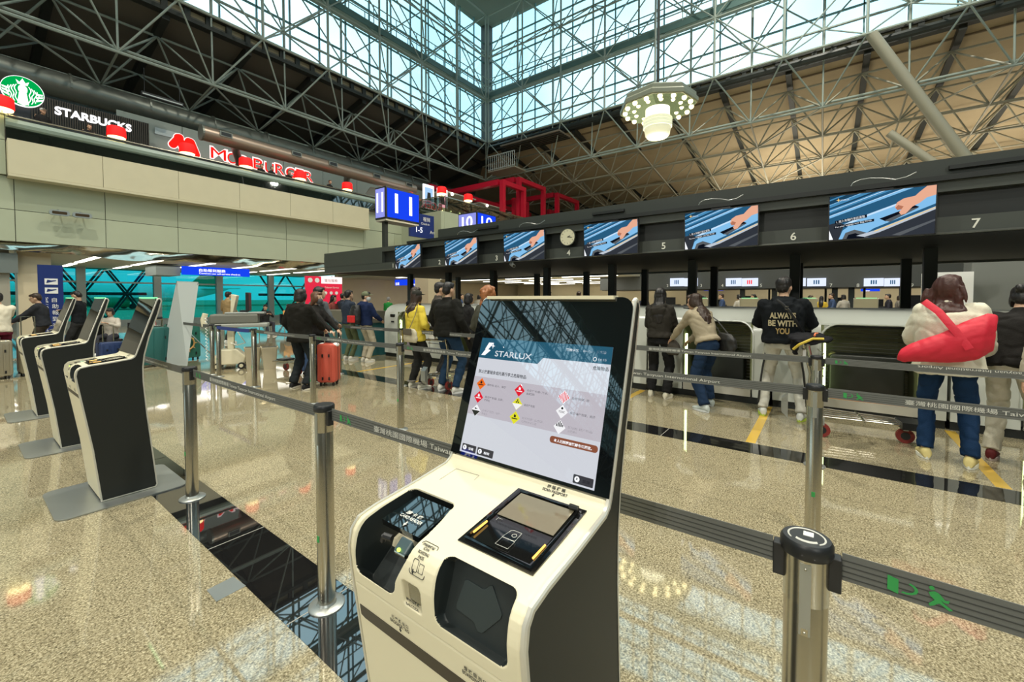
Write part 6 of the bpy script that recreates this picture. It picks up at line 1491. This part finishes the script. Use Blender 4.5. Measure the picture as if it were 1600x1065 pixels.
b = MB(); b.loft([((-.26,0,1.03),(.02,0,0),(0,.10,.02)),((-.16,.0,1.05),(.0,0,.05),(0,.20,0)),((.0,.02,1.05),(.0,0,.055),(0,.18,0)),((.16,.0,1.05),(.0,0,.05),(0,.21,0)),((.25,0,1.02),(.0,0,.03),(0,.12,0))], 16); b.loft([((.05,-.12,.86),(.10,0,0),(0,.03,0)),((.05,-.13,.95),(.13,0,0),(0,.04,0)),((.05,-.10,1.03),(.12,0,0),(0,.05,0))], 14)
me = remesh(b, .014, 2, .02, 4, 'cloth'); me.materials.append(cm('cloth', (.012,.012,.014))); link('cloth', me, e)
MB().path([(.20,-.15,.93),(.24,-.10,.99),(.25,.02,1.06),(.22,.12,1.06)], .014, 6).build('yellow_lining', mat('yellow lining', (.6,.45,.05), .6), e); MB().path([(-.05,.1,1.10),(.08,.06,1.105),(.2,.04,1.09)], .010, 6).build('orange_piping', mat('orange piping', (.8,.2,.08), .6), e)
trolley((1.0,13.6,0), 1.3, 'luggage trolley pushed by the man with glasses'); trolley((4.2,8.6,0), .2, 'luggage trolley by the masked long-haired woman'); trolley((5.2,5.1,0), FX, 'luggage trolley half hidden behind the kiosk screen, by the man in jeans'); trolley((2.75,13.6,0), .4, 'luggage trolley in front of the seated couple')
# grey back of a roll-up banner on its cross stand
t = empty('banner_stand', (2.95,11.5,0), 0, 'grey back of an X-stand banner left of the white machine', 'banner')
P3 = [(-.16,.42,.03),(.10,-.48,.03),(.42,-.22,1.86),(.12,.16,1.88)]
b = MB(); a_ = [b.bm.verts.new(p) for p in P3]; c_ = [b.bm.verts.new((p[0]+.004,p[1],p[2])) for p in P3]
b.face(a_); b.face(c_[::-1]); [b.face([a_[i],a_[(i+1)%4],c_[(i+1)%4],c_[i]]) for i in range(4)]
b.build('banner_sheet', mat('grey banner back', (.46,.50,.48), .6), t)
MB().tube((.12,.16,1.88),(.14,-.02,.90),.006).tube((.42,-.22,1.86),(.14,-.02,.90),.006).tube((-.14,.4,.06),(.14,-.02,.90),.006).build('cross_pole', M['black'], t)
MB().tube((.14,-.02,.90),(.75,-.35,.02),.014).build('rear_leg', M['steel'], t); MB().ball((.14,-.02,.90), .03).build('hub', M['black'], t)
# white machine on wheels (explosive-trace scanner on a cart)
t = empty('scanner_cart', (3.60,10.12,0), -.5, 'white wheeled screening machine with a monitor and coiled cord', 'machine'); cr_ = M['cream']
MB().prism([(-.30,.10),(.22,.10),(.26,.26),(.10,.42),(-.20,.42),(-.32,.25)], (0,0,0), (1,0,0), (0,0,1), (0,1,0), -.16, .16).build('base_housing', cr_, t, bevel=.02)
MB().box(-.08,.04,-.05,.07,.40,.92).build('column', cr_, t, bevel=.01)
MB().box(-.42,.68,-.22,.24,.88,.96).build('tray', mat('grey tray', (.33,.34,.30), .5), t, bevel=.02); MB().box(-.36,.5,-.2,.2,.96,1.16).build('analyser', mat('grey analyser', (.17,.17,.14), .5), t, bevel=.03); MB().box(-.1,.62,-.18,.18,1.16,1.20).build('lid', M['plate'], t, bevel=.01)
MB().prism([(.0,1.2),(.05,1.2),(.12,1.55),(.02,1.58)], (0,0,0), (1,0,0), (0,0,1), (0,1,0), -.16, .16).build('monitor_back', cr_, t, bevel=.01)
MB().box(.28,.34,-.20,.20,1.22,1.62).build('monitor', M['black'], t, bevel=.01); MB().box(.16,.30,-.1,.1,1.20,1.24).build('keyboard', M['black'], t)
MB().path([(-.40+.018*math.cos(a),-.24+.018*math.sin(a),1.12-.011*a) for a in np.linspace(0,2*PI*13,160)], .006, 5).build('coiled_cord', M['white'], t)
MB().path([(.05,-.1,.9),(.18,-.18,.70),(.26,-.15,.55),(.10,-.1,.5),(-.02,-.05,.55)], .012, 6).build('cable', M['cream_metal'], t)
MB().path([(-.42,-.2,1.18),(-.46,-.2,1.05),(-.44,-.2,.92)], .05, 10).build('handset', cr_, t)
for x, y in ((-.26,-.15),(.18,-.15),(-.26,.15),(.18,.15)):
    w_ = MB().tube((x,y-.03,.07),(x,y+.03,.07),.07,n=16).build('castor', M['black'], t); MB().tube((x,y-.034,.07),(x,y+.034,.07),.038,n=14).build('castor_hub', cr_, w_)
for x, y, lb in ((3.80,9.62,'left one of the two beige waste bins below the white machine'),(4.02,9.36,'right beige waste bin, partly behind the belt post')):
    t = empty('waste_bin', (x,y,0), -.4, lb, 'bin', 'beige waste bins'); MB().skin([]) if False else None
    b = MB(); b.skin([[b.bm.verts.new((x_,y_,z)) for x_,y_ in rrect(-w_,w_,-w_*.8,w_*.8,.03)] for z, w_ in ((0,.11),(.42,.145),(.44,.155),(.47,.155))]); b.build('bin_body', mat('beige bin', (.48,.42,.29), .6), t, smooth=40); MB().prism(rrect(-.135,.135,-.10,.10,.02), (0,0,.468), (1,0,0), (0,1,0), (0,0,1), 0, .006).build('opening', M['gap'], t)
# blue vertical banner by the stone pier
t = empty('standing_banner', (1.42,16.6,0), 0, 'dark blue vertical banner with airline icons and self check-in lettering at left', 'banner')
MB().box(0,.46,0,.03,.05,2.38).build('panel', M['bluesign'], t); MB().box(-.05,.51,-.15,.2,0,.05).build('foot', M['plate'], t); q = V((0,-.012,0))
for z in (1.62,1.86): MB().box(.12,.36,-.010,-.001,z,z+.16).build('icon_tile', M['white'], t); MB().prism([(.15,z+.04),(.33,z+.10),(.33,z+.12),(.24,z+.11),(.17,z+.13)], (0,-.012,0), (1,0,0), (0,0,1), (0,-1,0), 0, .003).build('plane_icon', M['bluesign'], t)
for i, ch in enumerate('自助報到行李託運'): text(ch, V((.24,-.012,1.40-.17*i)), (1,0,0), (0,0,1), M['white'], h=.12, parent=t, ext=.005)
text('Self / Online Check-in Baggage', V((.13,-.012,1.52)), (0,0,-1), (1,0,0), M['white'], h=.06, width=1.3, parent=t, ext=.005)
# red service banner left of the islands
t = empty('service_booth', (8.85,17.2,0), 0, 'red and white service board above a dark counter left of the black columns', 'booth')
MB().box(0,1.62,0,.1,1.15,2.42).build('board', mat('crimson board', (.55,.01,.04), .5, emit=(.8,.01,.06), estr=.45), t); MB().box(.66,1.62,-.01,0,2.12,2.42).build('white_header', M['sign_pink'], t); text('電信服務', V((.80,-.02,2.20)), (1,0,0), (0,0,1), M['ink'], h=.13, width=.6, parent=t); 
for x in (.0,.30): MB().prism(circ(x+.18,2.25,.10,16), (0,0,0), (1,0,0), (0,0,1), (0,-1,0), .0, .01).build('round_mark', M['white'], t)
for x in (.85,1.1,1.35): MB().prism(circ(x,1.72,.07,14), (0,0,0), (1,0,0), (0,0,1), (0,-1,0), .0, .01).build('round_mark', M['white'], t)
text('Telecom Service', V((.80,-.02,1.92)), (1,0,0), (0,0,1), M['white'], h=.08, width=.65, parent=t); MB().box(0,1.8,-1.0,.05,0,1.1).build('counter', mat('brown grey counter', (.10,.09,.065), .5), t)
# drinks left on the desk
for x, y, m, lb in ((6.35,11.7,mat('bottle green', (.25,.35,.2), .2),'water bottle standing on the check-in desk'),(6.4,11.95,M['white'],'white folded leaflet stand on the check-in desk')):
    t = MB().lathe([(.035,1.16),(.036,1.32),(.015,1.37),(.015,1.40)], (x,y,0), 12).build('bottle' if 'bottle' in lb else 'leaflet', m, smooth=30); tag(t, lb, 'bottle' if 'bottle' in lb else 'leaflet')
# row of seats by the windows
for i, x in enumerate((2.5,3.2,7.7,8.7,9.6,10.3)):
    t = empty('waiting_seat', (x,18.35 if x > 5 else 15.15,0), PI, 'dark waiting seat by the windows holding a seated traveller', 'seat', 'waiting seats by the windows'); MB().box(-.25,.25,-.28,.22,.36,.42).build('seat', M['black'], t); MB().box(-.25,.25,-.34,-.28,.42,.82).build('backrest', M['black'], t)
    for s in (-1,1): MB().tube((s*.2,0,0),(s*.2,0,.37),.02).build('leg', M['steel'], t)
# pale metal floor plate let into the floor
struct(MB().prism([(0.757, 2.518), (0.881, 2.526), (0.891, 2.391), (0.755, 2.383)], (0,0,0), (1,0,0), (0,1,0), (0,0,1), 0, .0015).build('trim_28', M['plate']))

# ============================================================ second island and what lies beyond
def atX(px, py, X): d = _f+_r*(px-800)/FPX-_u*(py-CYP)/FPX; return V((0,0,1.5))+d*(X/d.x)
XI = 26.0
H2 = empty('overhead_sign_fascia', (XI,3,0), 0, 'second charcoal fascia far behind, with small white screens and numbers', 'fascia')
MB().box(0,.3,-14,9,2.02,3.3).build('band', mat('far fascia', (.06,.065,.06), .6), H2); MB().box(.3,4,-14,9,2.0,2.1).build('soffit', M['dark2'], H2)
for n_, px in (('2',1043),('3',1095.6),('4',1128.6),('5',1189),('7',1298.5),('8',1340.5),('9',1425)):
    p = atX(px, 448, XI-.01); text(n_, V((-.01,p.y-3,p.z)), (0,-1,0), (0,0,1), M['numeral'], h=.16, align='C', parent=H2, name='numeral')
for (a, b), lb in (((1047,1068),'leftmost far white screen'),((1069,1089),'second far white screen'),((1134,1158),'third far white screen'),((1159,1184),'far white screen with a red picture'),((1236,1259),'far white screen behind the hoodie head'),((1261,1291),'far white screen left of far number 7'),((1350,1381),'far white screen right of far number 8'),((1382,1408),'last far white screen')):
    p0 = atX(a, 447, XI-.2); p1 = atX(b, 434, XI-.2); t = empty('far_screen', (XI-.2,p0.y,p0.z), 0, lb+' on the second fascia', 'screen', 'screens on the second fascia'); W_ = p0.y-p1.y; H_ = p1.z-p0.z
    f = MB().box(-.01,.2,-W_,0,0,H_).build('panel', emis('white screen', (.75,.82,1), 1.1) if 'white_screen' not in M else M['white_screen'], t)
    for q in range(3): MB().box(-.02,-.01,-W_*(.38+.12*q)-W_*.03,-W_*(.38+.12*q)+W_*.04,H_*.25,H_*.75).build('suitcase_picture', S['b1'] if 'red' not in lb else M['sign_red'], t)
for px in (1010,1079,1210,1247,1304,1410,1330,1160):
    p = atX(px, 470, XI+.6); b = MB().box(p.x-.1,p.x+.1,p.y-.12,p.y+.12,0,2.1).build('steel_column', M['dark']); tag(b, 'thin dark column of the second island far behind', 'column', 'columns of the second island')
for px in (1095,1172,1260,1352,1468):
    p = atX(px, 465, 13.8); t = copy_tree(K1); t.location = (p.x, p.y, 0); t['group'] = 'check-in kiosks far behind the bag drops'; t['label'] = {1095:'leftmost far kiosk with a green lamp, above the bag drops',1172:'second far kiosk with a green lamp, left of the lettered hoodie',1260:'far kiosk with a green lamp just right of the lettered hoodie',1352:'far kiosk with a green lamp, fourth from the left',1468:'last far kiosk with a green lamp beside the auburn hair'}[px]; t.rotation_euler.z = PI
rb = random.Random(3)
for i in range(15):
    y = 8.0-1.45*i+rb.uniform(-.3,.3); hh = rb.uniform(.5,.95); t = empty('counter_terminal', (27.2,y,0), 0, 'dark counter terminal booth below the second fascia', 'counter', 'terminal booths of the second island')
    MB().box(0,.8,-.5,.5,0,1.1).build('booth', mat('booth grey', (.07,.07,.06), .5) if i == 0 else bpy.data.materials['booth grey'], t); MB().box(.3,.36,-.3,.3,1.1,1.1+hh*.6).build('monitor', M['black'], t); MB().tube((.5,.42,0),(.5,.42,2.0),.05).build('post', M['dark'], t)
t = MB().box(24,25,-14,9,0,1.08).build('far_counter', M['dark2']); tag(t, 'long dark counter of the second island far behind', 'counter')
t = empty('equipment_cabinet', tuple(atX(1475,480,15)[:2])+(0,), 0, 'white equipment cabinet with a louvre left of the auburn-haired woman', 'cabinet'); MB().box(0,.6,-.5,.35,0,2.15).build('cabinet_body', M['white'], t); MB().box(-.01,0,-.25,.12,1.55,2.05).build('louvre', M['plate'], t)
t = empty('wall_panel_unit', (15.5,-4.2,0), 0, 'grey steel service unit behind the red bag woman', 'cabinet'); MB().box(0,.8,-2.4,1.2,0,2.6).build('cabinet_body', mat('grey steel panel', (.20,.21,.19), .4, metal=.3), t); MB().box(-.02,0,-2.3,-.4,1.45,2.5).build('grey_door', M['plate'], t)
struct(boxo('wall_back_lower', mat('warm lit wall', (.52,.44,.28), .6), 36, 36.2, -20, 26, 0, 3.35)); struct(boxo('ceiling_far', M['ceil'], 27, 36, -20, 8, 3.35, 3.45))
area((31,-2,3.2), 7, 14, 500, NEUT); 
for i in range(8):
    t = empty('strip_light', (30+1.0*(i%2)*2,6.5-2.6*i,3.32), 0, 'far strip lamp behind the second island', 'lamp', 'strip lamps behind the second island'); MB().box(-.1,.1,-2.0,0,-.05,0).build('diffuser', M['strip'], t)
for (a, b, y0, y1, s, lb) in ((617,642,436,446,'出境','bright blue hanging sign between the left columns'),(643,663,436,447,'Departures','blue, red and white hanging sign beside it'),(1100,1130,449,454,'Check-in','thin blue lit sign under the second fascia'),(1345,1375,450,455,'Baggage','thin pale blue lit sign near far number 8')):
    X_ = 20 if a < 900 else 30; p0 = atX(a, y1, X_); p1 = atX(b, y0, X_); t = empty('hanging_sign', (X_,p0.y,p0.z), 0, lb, 'sign'); MB().box(0,.1,-(p0.y-p1.y),0,0,p1.z-p0.z).build('board', M['sign_blue'], t); text(s, V((-.01,-.1,.1*(p1.z-p0.z))), (0,-1,0), (0,0,1), M['sign_white'], h=(p1.z-p0.z)*.5, parent=t); MB().tube((.05,-.3,p1.z-p0.z),(.05,-.3,(2.86 if a < 900 else 3.34)-p0.z),.02).build('hanger', M['black'], t)
t = MB().box(13.0,13.75,14.4,15.3,0,3.3).build('stone_pier', M['beige']); tag(t, 'broad beige stone pier behind the green-jacketed person', 'pillar')
# ---- outside the teal windows: bracing, boarding bridge and a parked airliner
def lattice(x0, n, lb):
    t = empty('outdoor_bracing', (x0,33,0), 0, lb, 'truss', 'bracing outside the windows'); m_ = mat('outdoor steel', (.03,.06,.07), .5)
    for i in range(n):
        MB().tube((1.9*i,0,.2),(1.9*i+1.9,0,3.3),.06).build('brace', m_, t); MB().tube((1.9*i,0,3.3),(1.9*i+1.9,0,.2),.06).build('brace', m_, t); MB().tube((1.9*i+.25,.5,.2),(1.9*i+2.15,.5,3.3),.05).build('brace', m_, t); MB().tube((1.9*i+.25,.5,3.3),(1.9*i+2.15,.5,.2),.05).build('brace', m_, t)
    MB().tube((0,0,1.75),(1.9*n,0,1.75),.09).build('chord', m_, t)
lattice(1.5, 3, 'dark zigzag bracing outside the left windows'); lattice(13.5, 3, 'dark zigzag bracing outside the windows near the red board')
t = empty('airliner', (25,130,-1.0), .06, 'white airliner with a green tail parked outside the teal windows', 'airplane'); wp = mat('airliner white', (.8,.82,.8), .3); gp = mat('airliner green', (.02,.25,.12), .3)
b = MB(); b.skin([b.ring(V((x,0,3.6+dz)), V((0,r,0)), V((0,0,r)), 20) for x, r, dz in ((-26,.1,-.3),(-25,.9,-.2),(-22,1.7,0),(-18,2,0),(8,2,0),(14,1.5,.5),(19,.7,1.1),(21,.15,1.4))]).build('fuselage', wp, t, smooth=True)
b = MB().skin([]) if False else None
MB().prism([(11,4.8),(17,11.2),(20.5,11.2),(19,5.0)], (0,0,0), (1,0,0), (0,0,1), (0,1,0), -.2, .2).build('tail_fin', gp, t); MB().prism([(13,0),(19,7),(21,7),(18,0),(21,-7),(19,-7)], (0,0,5.0), (1,0,0), (0,1,0), (0,0,1), -.1, .1).build('tailplane', wp, t)
MB().prism([(-8,0),(4,16),(6.5,16),(2,0),(6.5,-16),(4,-16)], (0,0,2.8), (1,0,0), (0,1,0), (0,0,1), -.2, .2).build('wings', wp, t)
for y in (-6,6): MB().tube((-6,y,1.6),(-1.5,y,1.6),1.1,n=16).build('engine', gp, t, smooth=40)
for x, y in ((-20,0),(0,-3),(0,3)): MB().tube((x,y-.3,.6),(x,y+.3,.6),.6,n=14).tube((x,y,.6),(x,y,2.2),.15).build('landing_gear', M['black'], t)
# gallery visitors seen as heads behind the rail
for x, lb, hr_ in ((1.79,'woman in a white cap behind the gallery rail, upper left','black'),(2.75,'person bent over behind the gallery rail below the white lettering','darkbrown'),(7.75,'dark-haired person behind the gallery rail below the burger sign','black'),(8.15,'second dark head behind the gallery rail, right of the first','black'),(8.85,'dark head behind the rail below the letter R of the burger sign','black'),(10.7,'person at the right end of the burger counter','brown')):
    person((x,18.5,5.75 if x not in (2.75,) else 5.70), PI+.3, lb, 1.22 if x != 1.79 else 1.32, hair=hr_, cap=(.75,.75,.72) if x == 1.79 else None, seed=int(x*10), vox=.026, group='visitors behind the gallery rail')
